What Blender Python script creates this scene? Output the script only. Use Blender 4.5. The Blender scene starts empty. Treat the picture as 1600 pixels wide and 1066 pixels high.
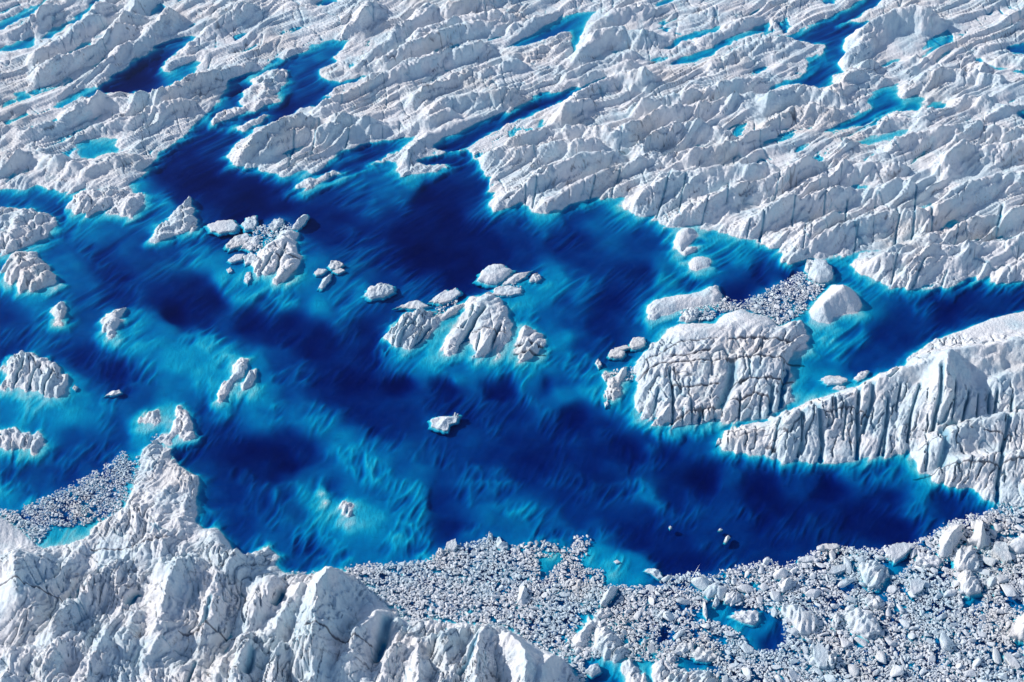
import bpy, bmesh, math, random
import numpy as np
from mathutils import Vector
R = math.radians
SC = bpy.context.scene
COL = SC.collection
rng = np.random.default_rng(7)

# ------------------------------------------------------------------ camera
PITCH, HFOV, DIST = R(40), R(38), 930.0
cam_d = bpy.data.cameras.new('camera'); cam = bpy.data.objects.new('camera', cam_d); COL.objects.link(cam)
cam_d.sensor_width = 36; cam_d.lens = 18 / math.tan(HFOV / 2)
cam_d.clip_start = 1.0; cam_d.clip_end = 40000
CP = np.array([0, -DIST * math.cos(PITCH), DIST * math.sin(PITCH)])
cam.location = CP; cam.rotation_euler = (math.pi / 2 - PITCH, 0, 0)
SC.camera = cam

# ------------------------------------------------------------------ sky + sun
SUN_DIR = Vector((-0.95, 0.30, 0.0)).normalized()
SUN_EL = R(32)
W = bpy.data.worlds.new('World'); SC.world = W; W.use_nodes = True
nt = W.node_tree; bg = nt.nodes['Background']
sky = nt.nodes.new('ShaderNodeTexSky'); sky.sky_type = 'NISHITA'; sky.sun_disc = False
sky.sun_elevation = SUN_EL; sky.sun_rotation = math.atan2(SUN_DIR.x, SUN_DIR.y) % (2 * math.pi)
sky.altitude = 1000; sky.air_density = 1.0; sky.dust_density = 0.6; sky.ozone_density = 1.0
nt.links.new(sky.outputs[0], bg.inputs[0]); bg.inputs[1].default_value = 0.135
sun_d = bpy.data.lights.new('sun', 'SUN'); sun = bpy.data.objects.new('sun', sun_d); COL.objects.link(sun)
sun_d.energy = 4.0; sun_d.angle = R(0.6); sun_d.color = (1.0, 0.915, 0.84)
sd = Vector((SUN_DIR.x * math.cos(SUN_EL), SUN_DIR.y * math.cos(SUN_EL), math.sin(SUN_EL)))
sun.rotation_euler = sd.to_track_quat('Z', 'Y').to_euler()
vs = SC.view_settings; vs.view_transform = 'Standard'; vs.look = 'None'; vs.gamma = 1; vs.use_curve_mapping = False
vs.exposure = 0.06
cy = SC.cycles
cy.max_bounces = 8; cy.diffuse_bounces = 2; cy.glossy_bounces = 2; cy.transmission_bounces = 4
cy.transparent_max_bounces = 12; cy.volume_bounces = 0

# ------------------------------------------------------------------ ground plan -> metres
F = 800 / math.tan(HFOV / 2)
fw = np.array([0, math.cos(PITCH), -math.sin(PITCH)]); up = np.array([0, math.sin(PITCH), math.cos(PITCH)])
def G(px, py, h=0.0):
    """plan position (survey units) -> world x, y at height h"""
    px = np.asarray(px, float); py = np.asarray(py, float)
    dx = px - 800; dy = fw[1] * F + up[1] * (533 - py); dz = fw[2] * F + up[2] * (533 - py)
    t = (h - CP[2]) / dz
    return dx * t, CP[1] + dy * t
def mpp(py):                                    # metres per survey unit at a row
    a = G(800, py); b = G(801, py); return float(b[0] - a[0])

# ------------------------------------------------------------------ noise
def _hash(ix, iy, seed):
    h = (ix.astype(np.uint32) * np.uint32(374761393) + iy.astype(np.uint32) * np.uint32(668265263) + np.uint32((seed * 2246822519) & 0xffffffff))
    h = (h ^ (h >> np.uint32(13))) * np.uint32(1274126177)
    return h ^ (h >> np.uint32(16))
_ang = np.linspace(0, 2 * np.pi, 256, endpoint=False)
_gx = np.cos(_ang).astype(np.float32); _gy = np.sin(_ang).astype(np.float32)
def pn(x, y, seed=0):
    x = np.asarray(x, np.float32); y = np.asarray(y, np.float32)
    fx = np.floor(x); fy = np.floor(y); ix = fx.astype(np.int32); iy = fy.astype(np.int32)
    x = x - fx; y = y - fy
    u = x * x * x * (x * (x * 6 - 15) + 10); v = y * y * y * (y * (y * 6 - 15) + 10)
    def g(a, b):
        k = (_hash(ix + a, iy + b, seed) & np.uint32(255)).astype(np.int32)
        return _gx[k] * (x - a) + _gy[k] * (y - b)
    n0 = g(0, 0) * (1 - u) + g(1, 0) * u; n1 = g(0, 1) * (1 - u) + g(1, 1) * u
    return (n0 * (1 - v) + n1 * v) * 1.5
def fbm(x, y, seed, o=3, gain=0.5):
    s = 0; a = 1.0
    for k in range(o):
        s = s + a * pn(x * 2 ** k, y * 2 ** k, seed + k * 17); a *= gain
    return s
def ridged(x, y, seed, o=3, gain=0.5):
    s = 0; a = 1.0
    for k in range(o):
        n = 1 - np.abs(pn(x * 2.0 ** k, y * 2.0 ** k, seed + k * 31)) * 1.8
        s = s + a * n; a *= gain
    return s
def billow(x, y, seed, o=3, gain=0.5):                      # rounded tops, sharp grooves
    s = 0; a = 1.0
    for k in range(o):
        s = s + a * np.abs(pn(x * 2.0 ** k, y * 2.0 ** k, seed + k * 31)) * 1.8; a *= gain
    return s
def voro(x, y, seed):
    """F2-F1 cell edges"""
    fx = np.floor(x); fy = np.floor(y); ix = fx.astype(np.int32); iy = fy.astype(np.int32)
    f1 = np.full(x.shape, 9.0, np.float32); f2 = f1.copy()
    for a in (-1, 0, 1):
        for b in (-1, 0, 1):
            h = _hash(ix + a, iy + b, seed)
            qx = (h & np.uint32(1023)).astype(np.float32) / 1023; qy = ((h >> np.uint32(10)) & np.uint32(1023)).astype(np.float32) / 1023
            d = np.hypot(fx + a + qx - x, fy + b + qy - y)
            f2 = np.where(d < f1, f1, np.minimum(f2, d)); f1 = np.minimum(f1, d)
    return f2 - f1
def smooth(a, b, x):
    t = np.clip((x - a) / (b - a), 0, 1); return t * t * (3 - 2 * t)

# ------------------------------------------------------------------ the survey: water bodies, islands, depths, crests
MAIN = [(-90,300),(0,296),(40,295),(60,292),(75,296),(112,300),(135,292),(165,296),(200,296),(207,283),(232,264),(250,237),(268,226),(287,212),(300,196),(312,183),(335,165),
(345,148),(360,125),(378,116),(400,110),(440,92),(470,80),(485,70),(520,62),(548,62),(540,75),(520,90),(530,94),(500,108),(498,118),(517,126),(555,122),(590,112),(555,127),(520,140),
(505,152),(540,146),(580,114),(570,122),(550,138),(520,152),(500,165),(470,171),(450,180),(430,190),(400,204),(378,216),(364,230),(355,244),(364,256),(400,263),(440,275),(455,270),(490,266),(505,256),
(530,238),(555,232),(575,225),(600,222),(625,217),(652,210),(632,229),(612,242),(590,250),(572,258),(600,252),(620,250),(619,270),(627,280),(648,272),(690,266),(700,258),(660,256),(650,250),(690,240),(735,232),(742,247),(757,268),
(768,280),(758,300),(776,298),(768,316),(768,330),(790,325),(815,316),(830,328),(855,333),(890,320),(950,308),(984,308),(967,322),(1000,336),(1022,337),(1027,346),(1040,355),(1062,352),(1075,353),
(1095,356),(1137,366),(1175,375),(1200,384),(1220,388),(1222,406),(1235,413),(1262,404),(1300,403),(1340,393),(1385,387),(1342,398),(1325,416),(1345,426),(1387,446),(1425,451),(1470,450),(1512,438),
(1545,432),(1547,443),(1600,436),(1700,418),(1700,472),(1600,486),(1550,498),(1500,518),(1460,532),(1431,552),(1408,575),(1376,585),(1350,597),(1318,612),(1283,625),(1268,625),(1233,640),(1222,645),(1200,655),(1187,660),(1152,666),(1132,675),
(1122,690),(1127,698),(1152,708),(1172,708),(1202,713),(1215,718),(1250,720),(1295,722),(1320,723),(1356,716),(1391,713),(1421,703),(1426,720),(1439,733),(1466,753),(1489,759),(1522,766),(1535,777),(1560,786),(1600,792),(1700,800),
(1700,1160),(905,1160),(900,1060),(895,1045),(870,1022),(845,1015),(825,1003),(800,985),(770,978),(740,975),(700,974),(680,970),(640,972),(625,965),(608,950),(590,935),(565,912),(545,895),(515,888),(500,893),(475,899),(440,896),(432,884),(437,870),(420,852),(400,862),(385,868),(367,866),(358,850),(350,838),(337,825),
(322,825),(305,815),(307,798),(310,745),(299,740),(284,733),(264,708),(251,695),(241,688),(226,700),(222,713),(215,745),(200,778),(185,800),(170,812),(150,822),(140,840),(105,850),(70,858),(55,850),(40,838),(20,822),(0,806),(-90,790)]
CHAN = [(675,231),(690,214),(712,208),(747,190),(780,178),(800,170),(838,150),(900,135),(945,122),(952,128),(875,160),(800,192),(750,217),(735,230),(700,238)]
PONDS = [
 [(-20,42),(0,33),(30,20),(62,5),(75,-8),(85,-8),(65,10),(40,26),(0,47),(-20,52)],
 [(-30,80),(15,70),(25,62),(50,56),(54,64),(48,76),(25,80),(-30,86)],
 [(62,60),(80,45),(105,33),(130,15),(145,0),(155,-12),(165,-12),(155,2),(130,26),(105,43),(78,60)],
 [(98,92),(110,78),(130,67),(150,61),(152,66),(130,80),(106,89)],
 [(88,158),(110,147),(150,134),(175,118),(200,100),(228,87),(243,72),(268,61),(298,56),(314,58),(290,72),(265,90),(252,105),(262,112),(285,100),(308,92),(309,104),(308,114),(255,141),(200,145),(160,147),(130,154),(100,168),(85,172)],
 [(118,224),(130,218),(165,214),(182,219),(180,228),(190,235),(165,243),(135,249),(122,240)],
 [(18,147),(45,142),(50,152),(30,158)],
 [(40,203),(60,194),(90,184),(92,189),(62,200),(45,207)],
 [(492,8),(500,-2),(530,-8),(525,4),(510,9)],
 [(790,75),(815,61),(840,47),(890,22),(935,14),(921,30),(914,42),(905,62),(902,79),(888,92),(894,75),(895,57),(888,50),(868,56),(850,61),(825,70),(800,77)],
 [(1033,80),(1045,68),(1070,57),(1082,50),(1110,45),(1130,38),(1125,49),(1100,56),(1075,63),(1050,76)],
 [(1040,102),(1055,93),(1090,82),(1110,73),(1140,59),(1165,50),(1200,34),(1204,48),(1165,57),(1140,70),(1120,80),(1110,89),(1090,96),(1060,101)],
 [(1395,-14),(1378,4),(1352,20),(1335,31),(1318,38),(1345,34),(1368,28),(1345,45),(1322,60),(1318,72),(1325,85),(1309,98),(1318,112),(1302,116),(1300,137),(1285,139),(1262,134),(1235,131),(1200,143),(1205,134),(1250,119),(1265,104),(1262,90),(1287,82),(1285,70),(1252,66),(1205,63),(1205,56),(1245,52),(1268,38),(1292,29),(1318,14),(1345,-2),(1360,-14)],
 [(1368,102),(1385,94),(1412,92),(1405,99),(1380,106)],
 [(1286,207),(1310,192),(1340,175),(1360,168),(1357,158),(1360,143),(1380,134),(1412,124),(1405,135),(1400,148),(1412,156),(1428,149),(1442,151),(1445,165),(1438,173),(1415,174),(1395,176),(1370,186),(1345,196),(1310,205)],
 [(1446,169),(1455,161),(1472,157),(1480,168),(1460,172)],
 [(1333,222),(1360,212),(1390,207),(1422,199),(1415,211),(1385,221),(1350,227)],
 [(1338,252),(1365,240),(1376,243),(1350,254)],
 [(1522,88),(1545,100),(1570,106),(1620,115),(1700,128),(1700,134),(1620,121),(1570,111),(1543,105),(1525,95)],
 [(1572,76),(1585,69),(1640,62),(1640,86),(1600,85),(1580,81)],
 [(1588,176),(1610,166),(1640,168),(1640,188),(1595,188)],
 [(1328,293),(1350,287),(1367,284),(1355,292),(1335,297)],
 [(1020,7),(1035,0),(1050,-8),(1065,-8),(1050,4),(1030,9)],
 [(1282,4),(1290,-5),(1312,-6),(1305,7),(1290,7)],
 [(20,940),(15,920)], ]
PONDS = [p for p in PONDS if len(p) > 2]
# islands: (plan outline, height, label)  -- height in metres
ISL = [
 ([(372,160),(385,142),(398,126),(418,110),(444,106),(452,120),(438,136),(433,150),(412,162),(394,166)], 5, 'white hummock standing in the upper channel left of the long turquoise arm'),
 ([(331,189),(346,178),(378,168),(402,161),(428,156),(404,170),(372,181),(342,192)], 3, 'thin tongue of ice between two blue lanes of the upper channel'),
 ([(374,202),(392,189),(414,177),(420,180),(398,195),(382,204)], 3, 'narrow ice strip just below the thin tongue in the upper channel'),
 ([(-90,328),(0,326),(40,328),(80,335),(86,350),(72,370),(56,384),(30,390),(10,396),(-90,394)], 6, 'broad pale ice hummock at the far left edge, above the rounded islet'),
 ([(25,394),(50,393),(60,405),(72,412),(76,424),(93,440),(75,450),(50,456),(25,448),(5,432),(2,418),(10,402)], 7, 'rounded white ice islet with a lumpy lower edge near the left side of the lake'),
 ([(110,306),(125,300),(165,296),(200,300),(232,306),(218,320),(202,338),(188,330),(165,330),(140,336),(122,338),(111,325)], 6, 'lumpy white ice island just below the narrow channel at the upper left'),
 ([(240,371),(244,356),(262,345),(280,326),(298,312),(302,330),(309,346),(302,360),(285,364),(270,361),(258,371),(244,374)], 9, 'pointed ice islet like a shark fin standing left of the broken floe cluster'),
 ([(400,402),(410,385),(428,374),(445,360),(462,364),(467,390),(466,410),(458,428),(444,441),(428,439),(432,420),(420,425),(410,432),(402,425),(392,418)], 8, 'ribbed white ice island with brash along its top at the upper left centre'),
 ([(602,535),(604,518),(625,498),(640,489),(655,485),(672,490),(676,502),(664,520),(652,538),(630,547),(610,545)], 9, 'fan shaped ice island with radiating ribs, left part of the central group'),
 ([(648,512),(668,500),(700,484),(722,474),(712,492),(690,502),(680,515),(668,528),(655,532)], 5, 'narrow slanting ice blade between the two large islands of the central group'),
 ([(694,555),(700,530),(715,505),(722,490),(735,465),(770,461),(785,470),(790,486),(800,503),(796,530),(780,545),(766,557),(747,559),(740,538),(732,520),(722,535),(712,548)], 11, 'largest ice island of the central group with deep slanting clefts'),
 ([(803,556),(806,520),(814,508),(830,514),(848,530),(852,545),(838,556),(820,560)], 6, 'small banded ice island at the right end of the central group'),
 ([(1010,488),(1012,478),(1025,470),(1050,463),(1080,460),(1108,451),(1122,451),(1129,460),(1122,474),(1090,479),(1062,484),(1040,492),(1018,496)], 5, 'long smooth whale backed ice islet above the large banded ice island'),
 ([(1053,378),(1058,364),(1068,358),(1085,358),(1092,368),(1078,380),(1062,394),(1055,388)], 6, 'upper and largest of three small ice knobs in the upper right bay'),
 ([(1062,396),(1075,386),(1092,385),(1085,394),(1066,400)], 3, 'low middle knob of three small ice knobs in the upper right bay'),
 ([(1076,412),(1083,403),(1100,401),(1112,406),(1108,415),(1090,423),(1079,420)], 4, 'lowest of three small ice knobs, round and white, in the upper right bay'),
 ([(1263,487),(1272,475),(1285,460),(1302,446),(1328,450),(1340,462),(1347,476),(1340,488),(1320,491),(1302,495),(1296,506),(1280,504),(1268,497)], 13, 'smooth twin snow dome rising from the water right of the brash raft'),
 ([(2,580),(8,568),(15,560),(35,550),(60,556),(80,568),(110,588),(104,605),(90,620),(70,616),(50,606),(30,610),(5,602)], 7, 'ragged ribbed ice island at the left edge above the lower left bay'),
 ([(-40,672),(0,674),(25,668),(32,677),(60,675),(63,694),(50,706),(30,706),(10,696),(-40,700)], 4, 'low crumbly ice patch at the left edge in the lower left bay'),
 ([(238,690),(254,681),(266,674),(277,655),(272,640),(275,632),(286,640),(298,650),(304,664),(300,680),(285,684),(274,680),(262,692)], 6, 'crescent shaped ice ridge just above the tip of the white peninsula'),
 ([(219,656),(230,645),(244,643),(242,655),(226,666)], 3, 'small dark streaked ice patch left of the crescent shaped ridge'),
 ([(342,624),(352,600),(366,572),(376,558),(386,562),(382,578),(366,602),(352,624)], 7, 'long leaning ice needle left of the deep blue basin'),
 ([(376,614),(384,596),(392,580),(398,582),(396,600),(384,612)], 3, 'short ice shard close to the right side of the leaning needle'),
 ([(460,295),(480,281),(510,271),(541,267),(520,278),(490,290),(474,298)], 4, 'thin sliver of ice in the water below the big upper peninsula'),
 ([(82,488),(85,479),(96,474),(104,480),(103,490),(93,504),(84,498)], 3, 'small round ice knob in shallow water left of the pointed white tooth'),
 ([(158,500),(175,488),(194,484),(188,502),(176,530),(164,522)], 5, 'pointed white ice tooth in the shallows left of the dark basin'),
 ([(988,634),(992,620),(998,597),(996,585),(990,575),(992,563),(1018,545),(1045,516),(1062,508),(1117,507),(1132,491),(1157,485),(1200,497),(1218,512),(1240,500),(1252,500),(1257,522),(1262,545),(1252,550),(1236,562),(1238,590),(1228,604),(1236,624),(1216,642),(1186,654),(1140,656),(1094,664),(1064,666),(1049,673),(1034,666),(1016,652),(1001,648)], 11, 'largest ice island, domed and crossed by long dark bands and vertical clefts'),
 ([(948,582),(955,590),(964,582),(980,574),(986,584),(972,598),(962,615),(953,618),(950,604)], 4, 'narrow ice rib just left of the largest banded island'),
 ([(495,776),(500,768),(505,772),(503,779)], 1.5, 'tiny white ice tip breaking the water in the lower left basin'),
 ([(536,800),(541,787),(547,790),(550,806),(542,810)], 1.5, 'little pale ice spike over a turquoise shoal right of the tiny tip'),
 ([(890,1000),(905,975),(922,960),(930,972),(925,995),(918,1008),(900,1008)], 6, 'fluted ice block melted into the lower brash, left of the twin spire'),
 ([(925,985),(938,972),(950,975),(958,990),(972,1000),(975,1020),(965,1038),(948,1030),(932,1015)], 11, 'tall twin spired berg standing in the brash at the bottom centre'),
 ([(972,1040),(985,1028),(1000,1045),(1012,1075),(985,1090)], 6, 'folded ice rib rising from turquoise water at the bottom centre'),
 ([(1020,1045),(1032,1030),(1045,1038),(1062,1055),(1110,1050),(1125,1075),(1110,1110),(1030,1110)], 6, 'scalloped ice shelf cut by the bottom edge of the picture'),
]
DEPTH = """20,315,.45 60,310,.4 100,330,.5 130,370,.4 170,400,.6 230,400,.6 110,430,.4 140,440,.45 180,440,.75 200,370,.45 230,340,.4 260,320,.35 300,300,.8 330,290,.9 400,310,.95 440,300,.85 380,340,.9 280,395,.5
320,410,.35 350,430,.25 380,450,.2 300,440,.75 330,470,.9 270,480,1 200,480,.7 150,490,.5 60,480,.35 20,500,.6 40,530,.7 100,530,.6 130,560,.8 180,580,.9 60,540,.5 140,600,.6 100,640,.3 150,640,.35 60,630,.25 200,620,.5
190,670,.55 100,700,.6 150,700,.65 60,740,.55 20,740,.5 20,770,.35 100,740,.6 240,520,.35 220,540,.25 300,560,.25 290,600,.4 320,590,.2 270,560,.25 400,560,.3 400,600,.35 360,560,.2 440,560,.6 420,620,.25 400,650,.4
350,660,.8 330,640,.6 300,700,.7 400,700,.95 440,720,1 480,650,.3 520,660,.4 460,600,.55 500,600,.9 560,590,1 620,590,1 500,530,.95 450,500,.95 400,500,.95 420,470,.7 480,450,.35 450,470,.35 520,450,.4 540,470,.45
600,490,.6 570,520,.75 560,430,.5 620,420,.6 580,540,.9 600,550,.85 560,640,.85 600,660,.8 540,690,.35 580,700,.5 590,730,.3 590,770,.35 560,740,.45 640,730,.4 650,770,.35 660,800,.35 540,800,.2 500,790,.3 480,750,.45
440,760,.6 460,800,.5 430,790,.7 400,780,.75 370,760,.7 350,720,.8 340,780,.6 380,830,.7 330,800,.5 420,840,.5 480,860,.7 550,860,.4 600,850,.3 640,860,.35 520,830,.35 460,830,.5 690,780,.8 700,820,.8 740,830,.5
780,800,.45 820,810,.35 860,820,.5 760,770,.55 700,710,.65 760,700,.7 800,640,.75 740,640,.75 700,600,.95 780,600,1 860,600,.9 840,720,.9 900,700,.8 950,660,.85 900,650,.9 980,700,.9 1050,700,.85 1100,740,1 1050,760,.75
1020,770,.35 1000,800,.75 960,800,.7 900,790,.75 920,750,.75 940,830,.55 930,870,.2 960,880,.25 870,880,.25 1000,890,.35 1040,860,.9 1000,830,.9 1080,860,.95 1100,820,.7 1150,800,.7 1160,840,.75 1200,800,.95 1200,850,.8
1250,820,.75 1300,800,.85 1350,800,1 1400,820,.95 1420,790,.5 1440,760,.35 1400,740,.45 1380,770,.85 1300,760,1 1200,750,1 1250,740,.7 1150,730,.6 1340,740,.45 1480,780,.8 1510,780,.7 1150,690,.3 1090,680,.6 1020,680,.6
500,340,.75 540,340,.8 560,310,.7 600,290,.4 600,330,.6 640,280,.25 660,300,.9 700,300,.9 730,290,.75 640,360,.95 700,340,.95 660,390,1 720,400,1 620,400,.8 760,330,.6 750,360,.8 800,350,.6 850,350,.45 820,400,.7
780,390,.85 880,370,.75 950,350,.45 920,400,.65 1000,380,.6 980,340,.3 1040,400,.4 1050,440,.3 1000,430,.75 960,460,.8 900,430,.55 870,430,.3 850,450,.3 830,460,.2 870,480,.5 900,480,.6 950,500,.8 920,540,.6 870,530,.35
860,570,.4 900,570,.4 930,600,.3 960,640,.4 1000,650,.3 990,500,.6 1020,500,.25 1060,495,.25 1100,440,.5 1140,420,.5 1150,400,.3 1190,440,.8 1150,450,.85 1100,390,.35 1130,380,.25 1210,410,.65 1250,430,.8 1300,430,.4 1330,450,.4
1360,480,.35 1340,520,.35 1290,530,.25 1300,560,.35 1380,520,.7 1400,560,.6 1420,500,.75 1480,480,.8 1550,470,.7 1440,470,.6 1590,470,.75 1350,560,.7 1280,590,.3 1300,600,.25 250,260,.8 280,240,.85 330,230,.7 300,270,.9
220,290,.3 350,200,.7 400,190,.6 450,160,.75 430,120,.7 480,100,.5 500,80,.4 520,140,.7 470,150,.7 380,150,.7 360,180,.5 540,250,.6 580,245,.7 620,225,.55 700,215,.7 760,195,.7 850,160,.7 930,130,.6 500,300,.6 480,280,.5
560,280,.45 210,115,.95 180,130,.95 240,95,.9 270,120,.3 150,143,.4 290,100,.35 110,155,.2 290,65,.6 150,230,.2 30,70,.3 30,30,.5 120,30,.5 130,72,.5 820,68,.4 870,40,.45 900,70,.25 1060,62,.35 1110,80,.4 1160,55,.35
1300,40,.6 1340,40,.5 1290,90,.4 1280,110,.55 1380,160,.35 1340,185,.5 1420,165,.3 1380,212,.2 1550,102,.4 1590,78,.5 380,700,.9 470,700,.85 520,760,.6 1500,850,.6 1400,900,.35 1130,960,.3 1170,980,.3 1230,1000,.8
1050,1040,.25 930,1050,.5 1040,990,.8 1300,940,.7 1530,940,.4 700,900,.4 600,920,.3 800,950,.4 1300,1000,.5 1500,1000,.5 1600,880,.5 900,920,.6 1000,950,.6 100,810,.15 60,820,.15 200,730,.2 150,770,.25 110,850,.12
1190,460,.35 1230,470,.25 1220,450,.35 940,700,.85 1350,880,.6 1120,920,.5 1200,930,.5 1240,560,.3 1215,600,.25 1150,490,.2 1080,505,.15 680,565,.25 720,585,.3 640,572,.35 820,585,.25 775,580,.35 880,610,.3 850,600,.35 420,150,.4 350,160,.45 455,125,.5 1250,590,.2 1235,575,.15 690,522,.12 715,548,.2 798,545,.12 690,545,.25 660,555,.25 255,665,.15 225,672,.2 120,590,.3 130,610,.25 75,690,.25 210,500,.3 370,600,.15 415,600,.3 480,440,.25 505,465,.25 545,790,.12 520,800,.2 570,810,.2 500,765,.22 440,360,.4 1270,610,.2 620,560,.35 60,630,.2 380,455,.15 420,455,.2 345,640,.35"""
DEPTH = np.array([[float(v) for v in t.split(',')] for t in DEPTH.split()])
# crests on the ice field: height, half width (m), polyline
def cr(h, w, *p): return (h, w, [(p[i], p[i + 1]) for i in range(0, len(p), 2)])
CREST = [
 cr(7,11, 20,42,45,33,62,20,75,-5), cr(8,12, 58,82,90,60,112,42,135,27,160,0), cr(8,13, 60,108,90,92,120,82,150,66,178,45,202,15,218,-5),
 cr(8,13, 100,138,150,118,170,97,185,68,215,60,240,40,262,18), cr(4,8, 252,103,275,84,318,75), cr(7,12, 290,60,310,42,340,30,382,8),
 cr(8,12, 100,172,150,148,210,150,260,143,300,122,345,106,385,90), cr(6,11, 120,204,160,190,210,180,250,167,292,156), cr(6,10, -20,192,50,200,90,188),
 cr(4,7, 330,188,370,174,400,163,430,152), cr(6,12, -20,245,60,236,120,256,180,243,240,240), cr(9,13, 368,238,400,214,440,194,480,184,520,182,578,186),
 cr(7,11, 400,238,440,208,480,200,550,196), cr(7,10, 500,158,540,140,580,128,620,108,650,90,678,84), cr(5,8, 497,110,530,101,580,95,620,80,664,64),
 cr(5,7, 517,128,540,112,582,104), cr(8,12, 530,50,560,30,582,2), cr(7,11, 560,90,600,60,640,30,672,8), cr(7,10, 634,232,650,215,672,203,720,180,784,168),
 cr(3,5, 632,236,660,237,700,234,742,226), cr(7,11, 560,224,620,200,660,182,704,168), cr(7,11, 650,50,700,30,760,18,806,22), cr(7,10, 630,72,680,50,740,34,804,32),
 cr(7,10, 620,110,700,80,762,68), cr(7,10, 650,150,700,120,760,104,804,92), cr(7,10, 640,192,700,152,800,140), cr(7,12, 800,62,840,22,904,8), cr(7,12, 918,36,960,18,1004,6),
 cr(10,16, 905,75,930,48,985,45,1064,50), cr(5,8, 885,112,940,90,990,78), cr(5,9, 800,86,850,68,892,60), cr(6,10, 800,148,870,130,920,110,984,92),
 cr(9,14, 880,168,920,130,960,110,1004,112), cr(7,10, 800,218,860,200,910,200,964,210), cr(7,10, 970,208,1010,180,1080,164,1150,150,1204,145),
 cr(7,11, 1000,162,1100,140,1204,118), cr(6,10, 1095,52,1135,30,1200,22), cr(5,7, 1110,70,1150,50,1180,47), cr(6,10, 1112,98,1160,75,1200,60,1240,56),
 cr(7,10, 1000,232,1030,205,1080,194,1134,200), cr(7,10, 1080,238,1150,220,1204,188), cr(12,18, 1320,72,1350,38,1400,16,1450,16), cr(7,9, 1345,98,1370,87,1434,80),
 cr(7,10, 1300,134,1330,112,1360,108,1394,118), cr(7,11, 1200,155,1240,138,1280,142,1314,148), cr(6,9, 1400,150,1420,132,1450,114,1500,110,1564,116),
 cr(6,10, 1445,170,1480,152,1520,150,1604,164), cr(5,7, 1320,214,1360,192,1410,178,1444,182), cr(7,11, 1200,184,1240,166,1304,165), cr(7,10, 1360,238,1400,218,1440,206,1500,196,1600,202),
 cr(8,12, 1480,250,1500,232,1560,228,1640,224), cr(7,11, 1530,92,1570,80,1640,90), cr(7,11, 768,324,810,292,850,268,904,250,960,240), cr(7,10, 832,326,880,296,930,276,980,256,1034,240,1100,232),
 cr(6,9, 857,333,890,308,950,290,1014,282), cr(11,17, 972,324,1010,297,1045,278,1100,270,1210,262), cr(10,15, 1030,350,1080,320,1120,305,1160,290,1204,278,1260,250),
 cr(9,13, 1097,362,1140,352,1200,326,1244,313), cr(9,14, 1222,402,1260,372,1320,352,1384,332,1440,330), cr(8,13, 1200,378,1260,347,1304,334), cr(8,12, 1230,322,1290,300,1364,288,1420,285),
 cr(9,16, 1342,418,1380,397,1420,388,1464,390,1520,380), cr(7,12, 1400,442,1440,405,1480,400,1540,395), cr(8,12, 1450,372,1500,346,1550,335,1640,330), cr(8,12, 1545,440,1580,416,1660,402),
 cr(8,12, 1460,322,1500,296,1560,280,1640,272), cr(8,12, 1200,322,1250,290,1304,258,1400,250), cr(7,12, 1500,400,1560,375,1640,368), cr(7,11, 700,10,760,-5,800,-20), cr(7,10, 760,235,810,230,860,228,930,222),
 # southwest ice
 cr(15,18, 516,892,502,920,496,960,488,1002), cr(9,10, 600,952,575,975,560,992,545,1030), cr(8,12, 470,915,445,955,425,985), cr(8,10, 716,978,660,1000,622,1018), cr(8,10, 652,1000,655,1080),
 cr(10,12, 760,982,748,1015,742,1080), cr(12,14, 800,992,818,1020,825,1080), cr(8,10, 862,1022,845,1050,838,1080), cr(10,22, 32,868,26,900,30,925), cr(9,14, 282,884,262,925,250,980),
 cr(6,10, 105,945,92,975,80,1000), cr(8,14, 22,1026,5,1080), cr(8,14, 100,1008,80,1040,70,1090), cr(11,15, 342,824,352,842,366,862), cr(3.5,12, 280,735,250,790,240,830,225,860), cr(4,10, 300,742,285,790,280,815),
 cr(7,9, 545,1010,500,1030,480,1080), cr(8,11, 690,990,700,1010,695,1080), cr(5,8, 385,1000,350,1030,330,1080), cr(5,9, 425,905,415,930,400,950), cr(6,9, 340,890,330,930,320,980),
 cr(3,7, 242,690,235,712,240,735),
 cr(7,10,390,1010,378,1040,372,1080), cr(6,9,440,1015,430,1045,425,1085), cr(6,9,160,1010,140,1045,130,1080), cr(5,9,180,880,150,910,135,935), cr(5,9,215,955,200,985,190,1010),
 # the headland at the right
 cr(15,26, 1240,643,1300,618,1370,590,1430,566,1482,548,1560,536,1650,524), cr(9,14, 1436,716,1460,690,1500,668,1540,655,1590,645,1660,640), cr(21,25, 1484,546, 1476,575, 1474,596), cr(12,16, 1484,548, 1520,560, 1560,556), cr(9,14, 1470,740,1500,720,1560,710,1660,712),
 cr(6,12, 1140,680,1180,672,1210,664), cr(8,16, 1560,590,1610,570,1660,560),
 # backs of the large islands
 cr(5,15, 1128,500,1150,496,1172,502), cr(4,12, 1228,508,1236,504), cr(7,26, 1060,520,1120,512,1160,498,1185,503), cr(5,16, 1225,510,1250,508), cr(5,26, 1010,580,1100,568,1230,560),
]
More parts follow.
